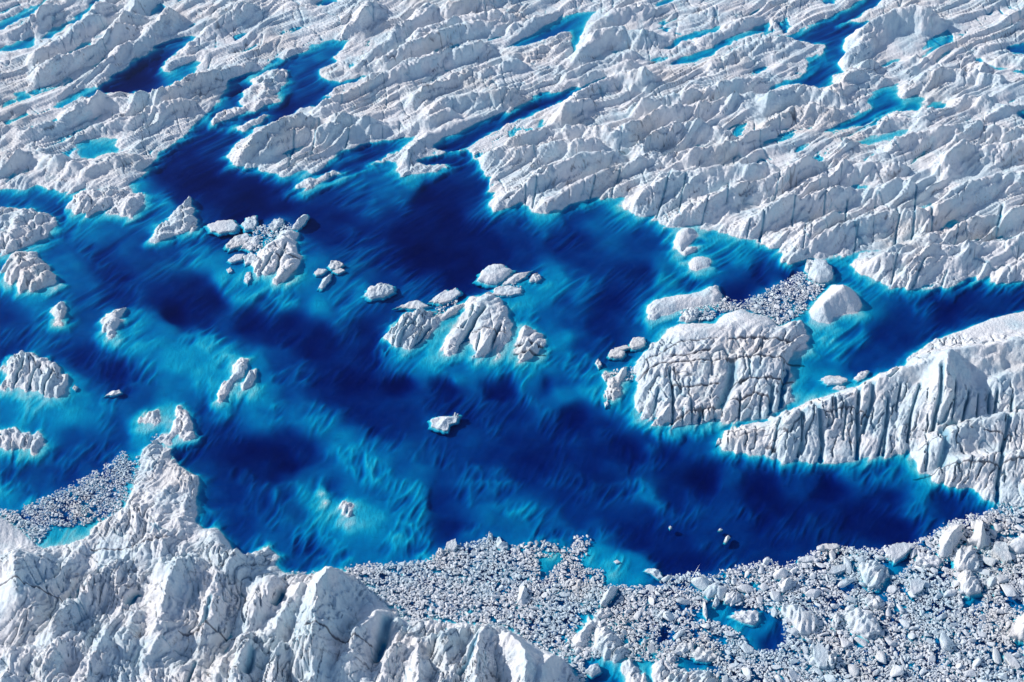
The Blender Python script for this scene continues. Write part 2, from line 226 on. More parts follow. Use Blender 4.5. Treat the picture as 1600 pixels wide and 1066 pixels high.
# clefts: half width (m), depth (m), dark-dirt, polyline
def cl(w, d, k, *p): return (w, d, k, [(p[i], p[i + 1]) for i in range(0, len(p), 2)])
CLEFT = [
 cl(.75,1.4,1, 999,583,1015,574,1035,568,1080,568,1128,565,1170,559,1230,556,1258,557), cl(.75,1.4,1, 1047,598,1062,604,1090,601,1122,598), cl(.75,1.4,1, 1050,649,1080,637,1100,632,1128,629),
 cl(.75,1.4,1, 1143,598,1170,590,1215,586,1240,584), cl(.75,1.4,1, 1140,622,1158,620,1179,611,1203,616), cl(.75,1.4,1, 1053,553,1068,556,1095,550,1110,545), cl(.75,1.4,1, 1140,531,1180,527,1240,529), cl(.35,.8,1, 1010,560,1060,537,1120,530),
 cl(2.4,6,0, 1146,568,1142,595,1132,615,1124,634), cl(.7,4,0, 1047,580,1053,622,1050,668), cl(1.4,5,0, 1209,595,1204,637), cl(.6,4,0, 1158,610,1156,650), cl(.6,3,0, 1080,622,1084,662), cl(.8,3,0, 1029,607,1021,645),
 cl(.6,3,0, 1098,630,1104,664), cl(.6,3,0, 1190,615,1188,650), cl(.6,3,0, 1068,632,1066,668), cl(.6,3,0,1170,560,1172,585), cl(.5,3,0,1225,560,1222,600),
 cl(1.3,5,0, 1270,632,1278,655,1285,683,1284,722), cl(1.0,5,0, 1343,600,1338,645,1343,683,1339,735), cl(1.1,4,0, 1363,597,1361,632,1348,673), cl(.7,4,0, 1436,610,1424,645,1421,682), cl(1.0,6,0, 1466,597,1464,637,1458,672),
 cl(.7,4,0, 1512,615,1504,660), cl(.8,4,0, 1547,610,1548,642), cl(.7,4,0, 1559,610,1555,647), cl(.7,4,0, 1583,615,1581,647), cl(.8,4,0, 1386,627,1386,658,1373,703), cl(.8,4,0, 1388,650,1381,710), cl(1.0,5,0, 1577,650,1569,693,1562,733,1562,785),
 cl(.5,3,0, 1320,642,1319,683), cl(.6,4,0, 1248,645,1253,683,1243,722), cl(.5,3,0, 1451,690,1449,735), cl(.7,4,0, 1406,580,1386,605), cl(.6,3,0,1220,655,1210,690,1198,716), cl(.6,3,0,1300,625,1306,660), cl(.5,3,0,1405,610,1400,640),
 cl(.5,3,0,1490,612,1486,665), cl(.5,3,0,1530,612,1528,655), cl(1.8,4,0,1474,672,1478,695,1472,725), cl(.4,.8,1,1430,735,1480,726,1560,728,1610,722), cl(.4,.8,1,1540,675,1600,678), cl(.4,.8,1,1290,655,1330,645,1360,650),
 cl(1.1,5,0,758,474,738,500,720,528,706,556), cl(.8,4,0,782,500,770,525,762,558), cl(.6,3,0,740,470,733,490,722,505), cl(.6,3,0,750,515,742,540,738,556), cl(.5,2,1,735,512,760,508,790,512),
 cl(.9,4,0,672,500,655,520,640,545), cl(.7,3,0,650,490,632,512,618,540), cl(.6,3,0,636,495,622,515,608,530), cl(.6,3,0,660,505,645,530), cl(.75,1.6,1,806,528,830,526,850,530), cl(.75,1.6,1,804,540,828,540,852,542),
 cl(.8,4,0,446,372,436,395,428,412), cl(.7,3,0,430,385,418,400,406,415), cl(.75,1.6,1,432,392,450,394,466,392), cl(.8,4,0,60,560,48,580,38,605), cl(.6,3,0,80,570,70,590,62,610), cl(.6,3,0,35,555,25,575,16,598),
 cl(1.6,5,0, 1232,566,1226,600,1218,636), cl(1.2,4,0, 1094,636,1092,664), cl(1.0,4,0,1118,640,1116,662),
 cl(.5,2,0, 1240,316,1239,348), cl(.5,2,0, 1290,303,1287,328), cl(.6,2,0, 1325,308,1322,341), cl(.5,2,0, 1432,286,1432,323), cl(.6,2.5,0, 1404,318,1405,341,1399,381), cl(.6,2.5,0, 1427,331,1427,371), cl(.6,2.5,0, 1454,321,1457,353),
 cl(.8,3,0, 1569,313,1559,358), cl(.5,2,0, 1402,400,1392,443), cl(.8,2.5,0, 1445,408,1425,443), cl(.5,2,0, 1482,416,1470,443), cl(.5,2,0, 822,291,820,322), cl(.5,2,0, 839,283,832,313), cl(.6,2.5,0, 1047,281,1027,328),
 cl(.5,2,0, 1110,311,1092,348), cl(.5,2,0, 1137,291,1135,316), cl(.7,3,0, 1195,333,1187,373), cl(.5,2,0, 1172,348,1166,368), cl(.5,2,0, 500,190,482,237), cl(.5,2,0, 550,195,530,237), cl(.5,2,0,462,205,450,250),
 cl(.5,2,0,930,280,915,312), cl(.5,2,0,970,262,955,300), cl(.5,2,0,1070,285,1060,330), cl(.4,1.5,0,1220,270,1210,310), cl(.4,1.5,0,1260,345,1255,385), cl(.4,1.5,0,1500,345,1490,385), cl(.5,2,0,1340,355,1335,390),
 cl(.45,.9,1, 280,992,330,985,400,990), cl(.45,.9,1, 0,925,60,932,140,935), cl(.45,.9,1, 140,850,200,852,260,838), cl(.45,.9,1, 480,1002,540,1008,580,1010), cl(2.2,7,0, 606,962,598,990,588,1030), cl(1.2,4,0, 748,1000,735,1040,715,1066),
 cl(1.0,4,0, 330,940,320,985), cl(.8,4,0, 305,1030,290,1066), cl(1.5,5,0, 210,920,192,940), cl(1.2,5,0,440,915,425,940), cl(1.2,5,0,395,1020,385,1060),
]
# ------------------------------------------------------------------ debris (brash ice) zones and open leads inside them
BRASH = [
 [(545,895),(540,887),(575,880),(615,880),(662,877),(680,867),(712,852),(740,848),(765,838),(790,858),(800,855),(825,847),(862,848),(885,862),(895,850),(897,840),(920,838),(922,846),(907,872),(907,887),(942,890),(943,916),(1000,916),(1025,915),(1050,900),(1087,895),(1110,901),(1150,887),(1200,875),(1220,885),(1247,875),
  (1282,855),(1325,855),(1375,857),(1387,854),(1425,850),(1455,835),(1487,815),(1512,808),(1542,800),(1570,785),(1700,782),(1700,1160),(905,1160),(905,1060),(900,1045),(870,1025),(825,1008),(800,988),(740,978),(680,973),(640,974),(608,953),(590,938)],
 [(0,796),(20,799),(75,776),(120,753),(173,723),(191,705),(201,718),(223,712),(216,745),(200,778),(185,800),(165,812),(120,822),(80,822),(60,850),(40,838),(20,822),(0,806)],
 [(1060,492),(1068,485),(1100,478),(1128,466),(1140,468),(1160,470),(1185,462),(1200,452),(1225,440),(1250,425),(1262,425),(1285,440),(1290,448),(1270,470),(1252,490),(1235,500),(1215,508),(1200,495),(1165,484),(1130,488),(1110,500),(1080,500)],
 [(395,355),(420,352),(450,350),(462,358),(450,368),(428,374),(412,382),(405,398),(398,392)],
 [(665,490),(690,478),(712,470),(720,476),(700,488),(680,500),(668,502)], [(775,450),(800,440),(815,452),(810,460),(780,462),(765,462)],
 [(950,584),(975,575),(990,570),(998,585),(985,595),(965,598)], [(430,895),(462,892),(500,893),(480,905),(440,905)], [(238,683),(250,676),(262,688),(245,700)],
]
LEADS = [
 [(1080,965),(1095,945),(1115,930),(1130,938),(1145,945),(1195,950),(1225,968),(1228,1000),(1212,1015),(1175,1015),(1165,1000),(1140,980),(1110,970)],
 [(1370,880),(1400,868),(1425,858),(1422,880),(1410,895),(1396,902),(1385,925),(1375,936),(1355,927),(1375,915),(1388,890)],
 [(1500,932),(1520,925),(1542,918),(1534,945),(1508,952)], [(1028,990),(1036,978),(1047,976),(1045,1000),(1032,1003)], [(1078,985),(1095,979),(1090,993),(1080,993)], [(1104,994),(1130,989),(1126,1002),(1108,1002)],
 [(1050,1030),(1085,1026),(1112,1030),(1122,1046),(1060,1047)], [(903,962),(925,954),(930,970),(912,975)], [(915,1030),(960,1024),(985,1030),(1020,1030),(1030,1066),(1020,1090),(915,1090)],
 [(950,935),(968,924),(966,945),(950,957)], [(838,872),(860,868),(876,858),(882,875),(862,892),(845,908)], [(1288,935),(1314,931),(1312,940),(1292,941)], [(1565,935),(1600,938),(1600,950),(1575,948)], [(1578,1000),(1600,998),(1600,1018),(1585,1012)],
 [(1095,955),(1075,965),(1090,970)], [(1470,880),(1500,870),(1510,880),(1480,892)], [(1055,912),(1075,908),(1078,914),(1060,918)],
]
# single floes and bergs: plan outline, height above water, profile, label
FLOES = [
 ([(325,353),(340,347),(360,345),(372,352),(368,361),(345,365),(330,361)], 2.2, 'flat', 'flat oval floe at the left end of the broken floe cluster'),
 ([(378,352),(385,342),(400,338),(402,348),(396,358),(384,360)], 2.5, 'rough', 'blocky white floe between the flat oval floe and the ribbed island'),
 ([(352,385),(365,372),(385,366),(392,372),(380,383),(360,390)], 2.2, 'rough', 'slanting floe below the flat oval floe in the broken cluster'),
 ([(378,388),(392,372),(405,370),(404,382),(392,392)], 2.6, 'rough', 'lumpy floe touching the left side of the ribbed island'),
 ([(355,408),(368,399),(382,398),(378,406),(362,411)], 1.6, 'flat', 'thin low floe under the slanting floe left of the ribbed island'),
 ([(380,402),(392,396),(402,400),(396,412),(384,414)], 2.0, 'rough', 'small rough floe beside the lower left of the ribbed island'),
 ([(354,422),(360,418),(363,424),(357,427)], 1.0, 'rough', 'tiny ice chunk by itself below the thin low floe'),
 ([(381,440),(384,428),(391,425),(392,436),(387,443)], 1.8, 'rough', 'narrow upright ice fragment below the ribbed island'),
 ([(420,356),(428,345),(444,343),(440,353),(428,362)], 2.8, 'rough', 'pale wedge floe at the top edge of the broken cluster'),
 ([(456,358),(466,344),(476,336),(482,340),(477,348),(465,360)], 4.5, 'ridge', 'leaning finger of ice at the right tip of the broken cluster'),
 ([(514,416),(518,408),(530,409),(536,414),(528,421),(517,422)], 2.2, 'rough', 'upper of four little ice bits right of the ribbed island'),
 ([(491,427),(498,421),(511,422),(505,428),(494,431)], 1.6, 'flat', 'left hand low ice bit of the four right of the ribbed island'),
 ([(498,450),(505,436),(518,428),(516,438),(504,452)], 2.6, 'ridge', 'slanting ice bit below its three small neighbours right of the ribbed island'),
 ([(520,424),(532,420),(540,423),(528,428)], 1.0, 'flat', 'thin flat ice bit tucked under the upper one of four'),
 ([(571,461),(578,451),(590,446),(606,446),(614,451),(613,457),(600,464),(580,467)], 4.2, 'flute', 'lone fluted oval floe in dark water at the picture centre'),
 ([(621,481),(635,475),(650,469),(660,474),(668,479),(655,483),(638,482)], 2.0, 'flute', 'triangular fluted floe above the fan shaped island'),
 ([(671,472),(682,462),(696,453),(702,458),(690,466),(678,474)], 1.6, 'ridge', 'thin double edged floe upper right of the triangular one'),
 ([(682,473),(695,460),(712,452),(719,460),(705,470),(690,475)], 2.4, 'flat', 'smooth almond floe leaning on the central group from above'),
 ([(748,440),(751,428),(762,419),(778,415),(792,420),(800,424),(790,434),(776,444),(760,445)], 4.5, 'dome', 'large domed floe at the top of the central group'),
 ([(786,446),(794,434),(808,428),(827,425),(820,434),(800,444)], 2.6, 'ridge', 'wedge floe just right of the large domed floe'),
 ([(768,461),(776,450),(795,447),(815,452),(816,458),(795,462)], 1.8, 'rough', 'low crumbled floe under the wedge floe'),
 ([(827,440),(832,431),(840,428),(846,436),(838,441)], 2.6, 'rough', 'small knobbly berg at the right end of the floes over the central group'),
 ([(675,668),(674,658),(682,652),(706,651),(715,650),(713,660),(702,664),(699,675),(686,671)], 3.2, 'ridge', 'isolated U shaped berg in deep blue water below the centre'),
 ([(708,652),(711,648),(716,650),(714,655)], 3.5, 'rough', 'bright ice knob on the corner of the U shaped berg'),
 ([(950,557),(955,549),(966,546),(977,553),(970,560),(958,560)], 2.8, 'flat', 'flat topped floe left of the largest banded island'),
 ([(983,543),(988,532),(1007,530),(1008,540),(1000,545),(988,546)], 3.8, 'flat', 'square block of ice at the upper left corner of the largest island'),
 ([(930,568),(935,562),(940,570),(936,576)], 2.0, 'rough', 'crumbly ice chunk at the outer left of the narrow rib'),
 ([(940,588),(946,582),(951,590),(946,596)], 2.0, 'rough', 'little ice chunk just above the narrow ice rib'),
 ([(945,612),(950,610),(954,622),(949,625)], 2.2, 'rough', 'bright upright ice chunk below the narrow rib'),
 ([(944,630),(949,626),(951,632),(946,636)], 1.2, 'rough', 'pale ice crumb furthest below the narrow rib'),
 ([(960,545),(978,540),(984,544),(972,548)], 1.2, 'flat', 'thin pale sheet of ice between the flat topped floe and the square block'),
 ([(1062,500),(1070,490),(1084,485),(1092,490),(1086,500),(1072,505)], 4, 'rough', 'angular block at the left end of the brash raft'),
 ([(1262,432),(1266,416),(1276,408),(1290,412),(1299,422),(1300,436),(1288,443),(1272,441)], 6, 'dome', 'large rounded block at the upper end of the brash raft'),
 ([(1257,424),(1260,411),(1268,408),(1272,416),(1266,428)], 4.5, 'rough', 'narrow block leaning on the left of the large rounded block'),
 ([(1282,594),(1292,590),(1312,590),(1323,595),(1314,601),(1294,601)], 3.0, 'flat', 'flat lens shaped floe between the largest island and the headland'),
 ([(1300,608),(1310,603),(1322,605),(1315,611)], 1.5, 'rough', 'low broken floe below the lens shaped one'),
 ([(1334,592),(1345,582),(1358,580),(1352,590),(1340,596)], 2.4, 'rough', 'jagged white floe against the back of the headland'),
 ([(1416,562),(1424,556),(1434,552),(1430,562),(1420,567)], 2.0, 'rough', 'small rough floe at the upper slope foot of the headland'),
 ([(1205,604),(1206,596),(1212,594),(1213,602)], 1.5, 'rough', 'small cube like chunk in the turquoise strait'),
 ([(1119,695),(1121,687),(1126,686),(1125,694)], 1.8, 'rough', 'small bright chunk off the left tip of the headland'),
 ([(166,618),(173,612),(186,610),(190,614),(178,618)], 1.6, 'ridge', 'lone thin floe in the lower left bay'),
 ([(113,607),(117,603),(122,606),(118,611)], 1.5, 'rough', 'tiny white chunk off the ragged left island'),
 ([(1045,824),(1048,822),(1050,825),(1047,827)], 1.0, 'rough', 'tiny leftmost of three specks of ice in the dark lower bay'),
 ([(1122,829),(1125,826),(1129,828),(1125,830)], 1.0, 'rough', 'tiny flat speck of ice just above the short rod of ice'),
 ([(1131,847),(1134,839),(1139,837),(1141,840),(1135,848)], 1.8, 'ridge', 'short white rod of ice in the dark lower bay'),
 ([(959,878),(964,875),(969,879),(963,881)], .8, 'flat', 'tiny flat bit of ice over the turquoise shelf by the shore brash'),
 ([(1007,893),(1015,889),(1028,890),(1036,903),(1028,905),(1018,897)], 2.4, 'ridge', 'arrow shaped floe off the edge of the brash'),
 ([(762,842),(764,833),(769,836),(770,843)], 3.0, 'rough', 'upright bright chunk at the tip of the brash'),
 ([(776,856),(776,842),(781,839),(786,852),(793,848),(793,856),(784,860)], 3.0, 'ridge', 'forked chunk right of the brash tip'),
 ([(696,860),(699,853),(712,849),(714,857),(708,863)], 4.0, 'slab', 'square glassy block standing on the brash edge'),
 ([(681,868),(686,858),(694,860),(692,869)], 3.0, 'rough', 'small lump left of the square glassy block'),
 ([(937,942),(944,930),(957,920),(966,918),(962,930),(950,942),(940,948)], 6, 'ridge', 'long slanted slab with a dark pool on its right side'),
 ([(929,962),(934,955),(950,953),(955,960),(948,966),(934,968)], 3.5, 'rough', 'compact white berg above the twin spired berg'),
 ([(808,945),(812,918),(820,916),(825,930),(820,948)], 4, 'ridge', 'tall pointed ice tooth within the fine brash'),
 ([(898,925),(902,908),(908,907),(906,922)], 2.5, 'rough', 'upright block in the brash left of the long slanted slab'),
 ([(1098,960),(1098,938),(1101,937),(1105,962),(1104,968)], 4, 'ridge', 'thin white sliver standing in the turquoise pool'),
 ([(1113,948),(1117,934),(1123,930),(1124,942),(1118,950)], 3.5, 'rough', 'small upright block at the top of the turquoise pool'),
 ([(1143,965),(1148,958),(1168,955),(1184,957),(1186,970),(1175,976),(1158,972)], 3.0, 'rough', 'knobbly raft in the middle of the turquoise pool'),
 ([(1098,929),(1106,918),(1120,913),(1128,918),(1120,930),(1108,935)], 4.0, 'dome', 'rounded slab on the upper left rim of the turquoise pool'),
 ([(1133,942),(1134,929),(1146,927),(1158,930),(1157,940),(1145,944)], 4.0, 'flute', 'broad double lobed block above the turquoise pool'),
 ([(1221,958),(1222,950),(1232,946),(1250,954),(1268,962),(1280,975),(1270,990),(1250,995),(1242,980),(1228,968)], 6, 'flute', 'big tilted berg right of the dark pool with cyan foot'),
 ([(1322,975),(1325,960),(1340,957),(1362,965),(1374,978),(1372,992),(1355,998),(1335,990)], 6.5, 'flute', 'round wrinkled berg ringed by turquoise melt'),
 ([(1343,890),(1345,884),(1368,882),(1386,890),(1388,902),(1372,918),(1358,920),(1346,905)], 6.5, 'flute', 'large scalloped berg left of the narrow lead'),
 ([(1386,868),(1392,858),(1410,854),(1424,858),(1415,868),(1398,879)], 4.5, 'slab', 'tabular slab at the top of the narrow lead'),
 ([(1466,868),(1467,848),(1472,835),(1484,822),(1502,826),(1506,836),(1496,850),(1486,868),(1474,875)], 8, 'ridge', 'pale conical berg at the edge of the dark lake'),
 ([(1510,848),(1520,838),(1524,815),(1530,813),(1536,832),(1548,845),(1545,855),(1528,858)], 9, 'ridge', 'steep triangular berg with turquoise foot near the right edge'),
 ([(1490,880),(1492,866),(1506,856),(1518,858),(1526,875),(1528,893),(1510,895),(1495,893)], 6, 'flute', 'folded berg directly below the steep triangular berg'),
 ([(1496,905),(1500,896),(1516,898),(1528,912),(1530,926),(1515,932),(1502,925)], 6, 'flute', 'cleft berg with a turquoise pool at its right foot'),
 ([(1548,865),(1552,855),(1568,853),(1580,878),(1572,882),(1556,872)], 4.5, 'slab', 'wedge slab at the right, beside the folded berg'),
 ([(1573,858),(1580,846),(1600,838),(1625,845),(1620,862),(1590,865)], 5, 'dome', 'smooth slab cut by the right edge of the picture'),
 ([(1421,928),(1422,914),(1434,909),(1444,915),(1440,926),(1428,932)], 4, 'slab', 'squarish block below the narrow lead'),
 ([(1430,876),(1436,866),(1455,868),(1472,878),(1466,885),(1445,886)], 3.5, 'rough', 'low broad floe left of the pale conical berg'),
 ([(1575,995),(1578,982),(1590,966),(1600,960),(1622,975),(1620,998),(1595,1002)], 7, 'ridge', 'pale cracked berg at the right edge low in the picture'),
 ([(1568,1028),(1572,1022),(1582,1028),(1594,1042),(1590,1047),(1578,1040)], 3, 'slab', 'long thin slab near the lower right corner'),
 ([(1298,980),(1302,965),(1310,960),(1312,972),(1306,985)], 4, 'rough', 'upright block left of the round wrinkled berg'),
 ([(1270,1020),(1278,1012),(1292,1024),(1292,1044),(1280,1046),(1272,1035)], 5, 'slab', 'turquoise edged slab low in the brash'),
 ([(1292,1040),(1294,1024),(1300,1020),(1306,1035),(1302,1046)], 4.5, 'rough', 'upright block paired with the turquoise edged slab'),
 ([(1281,858),(1284,852),(1308,852),(1312,857),(1300,861)], 2.5, 'flat', 'flat white floe on the outer edge of the right brash'),
 ([(1245,878),(1252,872),(1272,870),(1276,876),(1260,880)], 2.0, 'flat', 'smooth low floe on the brash edge left of the flat white one'),
 ([(1293,897),(1300,888),(1322,884),(1320,893),(1300,899)], 3.0, 'slab', 'blue sided tilted slab below the flat white floe'),
 ([(1216,915),(1222,905),(1242,908),(1238,920),(1224,926)], 5, 'ridge', 'steep block with a blue side left of the blue sided slab'),
 ([(1055,1018),(1062,1008),(1085,1006),(1082,1015),(1068,1022)], 3, 'rough', 'floe above the bottom lead, left of the jumbled one'),
 ([(1080,1024),(1090,1014),(1112,1018),(1120,1028),(1104,1034),(1088,1032)], 3, 'rough', 'jumbled floe at the right above the bottom lead'),
 ([(1040,1032),(1044,1024),(1055,1024),(1056,1034),(1047,1036)], 3, 'rough', 'round block at the left of the bottom lead'),
 ([(915,1052),(922,1042),(935,1040),(938,1050),(926,1058)], 4, 'dome', 'smooth loaf of ice in the pool left of the folded rib'),
 ([(1350,940),(1358,932),(1370,934),(1380,945),(1370,952),(1356,948)], 4, 'rough', 'angular block at the lower end of the narrow lead'),
 ([(1538,910),(1548,900),(1566,902),(1560,910),(1545,920)], 3.0, 'ridge', 'long slanting floe right of the cleft berg'),
]
# ------------------------------------------------------------------ distance fields on a coarse plan grid
CS = 3.0; CX0, CX1, CY0, CY1 = -150, 1750, -60, 1180
cpx = np.arange(CX0, CX1 + .1, CS); cpy = np.arange(CY0, CY1 + .1, CS)
CPX, CPY = np.meshgrid(cpx, cpy); CWX, CWY = G(CPX, CPY)
def seg_dist(wx, wy, pts, closed):
    d = np.full(wx.shape, 1e9); n = len(pts)
    for i in range(n if closed else n - 1):
        x0, y0 = pts[i]; x1, y1 = pts[(i + 1) % n]; ex, ey = x1 - x0, y1 - y0
        t = np.clip(((wx - x0) * ex + (wy - y0) * ey) / (ex * ex + ey * ey + 1e-9), 0, 1)
        d = np.minimum(d, (wx - x0 - ex * t) ** 2 + (wy - y0 - ey * t) ** 2)
    return np.sqrt(d)
def inside(wx, wy, pts):
    r = np.zeros(wx.shape, bool); n = len(pts)
    for i in range(n):
        x0, y0 = pts[i]; x1, y1 = pts[(i + 1) % n]
        if y0 == y1: continue
        c = ((y0 > wy) != (y1 > wy)) & (wx < (x1 - x0) * (wy - y0) / (y1 - y0) + x0); r ^= c
    return r
def window(pts, m):
    a = np.array(pts); i0 = max(0, int((a[:, 1].min() - m - CY0) / CS)); i1 = min(len(cpy), int((a[:, 1].max() + m - CY0) / CS) + 2)
    j0 = max(0, int((a[:, 0].min() - m - CX0) / CS)); j1 = min(len(cpx), int((a[:, 0].max() + m - CX0) / CS) + 2)
    return slice(i0, i1), slice(j0, j1)
def sdf(poly, m=60, far=-60.0):                 # + inside, metres, on the coarse grid
    out = np.full(CPX.shape, far); sl = window(poly, m); wp = [tuple(float(v) for v in G(*p)) for p in poly]
    wx, wy = CWX[sl], CWY[sl]; d = seg_dist(wx, wy, wp, True); out[sl] = np.where(inside(wx, wy, wp), d, -d); return np.maximum(out, far)
w_main = np.maximum(sdf(MAIN), sdf(CHAN))
w_pond = np.full(CPX.shape, -60.0)
for p in PONDS: w_pond = np.maximum(w_pond, sdf(p))
water = np.maximum(w_main, w_pond)
isl_all = np.full(CPX.shape, -60.0); isl_id = np.full(CPX.shape, -1, np.int32); isl_h = np.zeros(CPX.shape); isl_hw = np.full(CPX.shape, 1e-9)
for k, (poly, h, lab) in enumerate(ISL):
    s = sdf(poly, 40); isl_id[(s > isl_all) & (s > -2.6)] = k; isl_all = np.maximum(isl_all, s)
    g = np.exp(np.clip(s, -12, 0) / 1.5); isl_h += g * h; isl_hw += g
isl_h /= isl_hw
land_c = np.maximum(-water, isl_all)
# water depth by scattered soundings
def interp(P, val, eps, pw):
    num = np.zeros(CPX.shape); den = np.zeros(CPX.shape)
    for (x, y), v in zip(P, val):
        w = 1.0 / ((CPX - x) ** 2 + ((CPY - y) * 1.15) ** 2 + eps) ** pw; num += w * v; den += w
    return num / den
dep_c = interp(DEPTH[:, :2], DEPTH[:, 2], 140.0, 1.9)
crest_c = np.zeros(CPX.shape)
for h, w, pts in CREST:
    hh = h + 3.0
    wp = [tuple(float(v) for v in G(x, y, hh)) for x, y in pts]; m = w * 3.2 + 30
    sl = window(pts, m); d = seg_dist(CWX[sl], CWY[sl], wp, False)
    t = np.clip(1 - d / w, 0, 1); prof = h * (t ** 1.25)
    crest_c[sl] = np.maximum(crest_c[sl], prof)
brash_c = np.full(CPX.shape, -60.0)
for p in BRASH: brash_c = np.maximum(brash_c, sdf(p))
lead_c = np.full(CPX.shape, -60.0)
for p in LEADS: lead_c = np.maximum(lead_c, sdf(p))
brash_c = np.minimum(brash_c, -lead_c)
B_HEAD = sdf([(1100,700),(1100,672),(1190,652),(1270,620),(1370,582),(1440,528),(1500,505),(1600,478),(1720,460),(1720,792),(1560,790),(1500,775),(1400,735),(1200,728)], 40)
SW_POLY = sdf([(-140,800),(0,800),(60,840),(220,690),(260,700),(315,740),(310,815),(370,850),(420,860),(440,895),(545,885),(640,965),(800,975),(905,1030),(905,1175),(-140,1175)], 60)

def samp(a, px, py):
    fx = np.clip((px - CX0) / CS, 0, len(cpx) - 1.001); fy = np.clip((py - CY0) / CS, 0, len(cpy) - 1.001)
    ix = fx.astype(int); iy = fy.astype(int); u = fx - ix; v = fy - iy
    return (a[iy, ix] * (1 - u) + a[iy, ix + 1] * u) * (1 - v) + (a[iy + 1, ix] * (1 - u) + a[iy + 1, ix + 1] * u) * v
def samp_n(a, px, py):
    ix = np.clip(np.rint((px - CX0) / CS), 0, len(cpx) - 1).astype(int); iy = np.clip(np.rint((py - CY0) / CS), 0, len(cpy) - 1).astype(int)
    return a[iy, ix]

# ------------------------------------------------------------------ terrain sheet
def axis(a, b, step, lo, hi, g):
    v = list(np.arange(a, b + step / 2, step)); s = step; x = v[-1]
    while x < hi: s *= g; x += s; v.append(min(x, hi))
    s = step; x = v[0]; pre = []
    while x > lo: s *= g; x -= s; pre.append(max(x, lo))
    return np.array(pre[::-1] + v)
STEP = 1.55
ax = axis(-30, 1630, STEP, -3200, 4800, 1.12); ay = axis(-24, 1100, STEP, -1290, 2600, 1.10)
PX, PY = np.meshgrid(ax, ay); WX, WY = G(PX, PY)
off = np.maximum.reduce([-30 - PX, PX - 1630, -24 - PY, PY - 1100, np.zeros(PX.shape)])
fadeout = np.exp(-off / 400.0)                                       # fine relief thins out with tessellation
# streamline coordinate: ridges lean ~35 deg at the far side, nearly straight away from the viewer in front
vv = np.clip(PY, -200, 1200)
def leanF(y):                                                       # integral of cot(theta)
    yy = np.linspace(-200, 1200, 600)
    th = np.interp(yy, [-200, 0, 250, 400, 550, 700, 900, 1200], [26, 26, 27, 36, 50, 62, 62, 66])
    F_ = np.concatenate([[0], np.cumsum((1 / np.tan(np.radians(th)))[:-1] * np.diff(yy))]); return np.interp(y, yy, F_)
LF = leanF(vv)
th_right = np.clip((PX - 1150) / 250, 0, 1) * np.clip((PY - 430) / 120, 0, 1)   # headland: clefts stand upright
wn1 = fbm(PX / 160, PY / 120, 3, 3); wn2 = fbm(PX / 160 + 40, PY / 120, 5, 3)
BB = PX + LF * (1 - .0 * th_right) + wn1 * 26                       # across the grain
AA = PY * 1.0 + wn2 * 14                                            # along the grain
BU = PX + 0.10 * PY + wn1 * 16                                      # upright grain for the cliffs
def grain(w, l, seed, o=3, gain=.5): return ridged(BB / w, AA / l, seed, o, gain)
wx_s = fbm(PX / 22, PY / 17, 11, 3) * 5.0 + pn(PX / 5, PY / 4, 14) * 1.0; wy_s = fbm(PX / 22 + 9, PY / 17, 12, 3) * 3.6 + pn(PX / 5, PY / 4, 15) * .8
SMOOTHM = np.zeros(PX.shape)
for x_, y_, rx_, ry_ in [(1305, 478, 52, 38), (1500, 596, 72, 34), (1440, 612, 36, 16), (1575, 585, 70, 26), (1070, 472, 72, 26), (1074, 374, 26, 20), (1092, 412, 22, 14), (1150, 512, 75, 26), (1090, 530, 60, 18), (-10, 850, 70, 45), (700, 205, 62, 26),
                        (508, 935, 30, 30), (345, 845, 26, 24), (970, 45, 60, 22), (835, 1040, 40, 50), (590, 975, 26, 40), (1560, 512, 90, 26), (1400, 60, 60, 34), (10, 960, 22, 50), (1120, 285, 60, 20), (1530, 285, 60, 20)]:
    SMOOTHM = np.maximum(SMOOTHM, np.exp(-(((PX - x_) / rx_) ** 2 + ((PY - y_) / ry_) ** 2) ** 2))
SX, SY = PX + wx_s * .75 * (1 - .7 * SMOOTHM), PY + wy_s * .75 * (1 - .7 * SMOOTHM)
s = samp(land_c, SX, SY)
southness = smooth(1, 9, samp(land_c, PX, PY - 16) - samp(land_c, PX, PY + 10)) * smooth(22, 0, np.abs(s))
nearisl = smooth(-14, -2, samp(isl_all, PX, PY))
flute = .55 + .9 * pn((BB + wx_s * .6) / 19, AA / 40, 25) + .5 * pn((BB + wx_s) / 8, AA / 20, 26) + .35
s = s + np.where(np.abs(s) < 25, (flute - .9) * (1.2 + 3.6 * southness * np.maximum(nearisl, .5) + 2.0 * nearisl) * (1 - smooth(0, .5, SMOOTHM)), 0)
s_head = samp(B_HEAD, PX, PY); s_sw = samp(SW_POLY, PX, PY)
pond = smooth(-30, -8, samp(w_pond, PX, PY)) * smooth(5, 25, -samp(w_main, PX, PY))
isl = samp(isl_all, SX, SY); ih = samp(isl_h, SX, SY)
is_isl = smooth(-3, 0, isl)
head = smooth(-6, 4, s_head); sw = smooth(-8, 6, s_sw); lowtip = np.exp(-(((PX - 255) / 60) ** 2 + ((PY - 740) / 75) ** 2))
field = (1 - is_isl) * (1 - head) * (1 - sw)
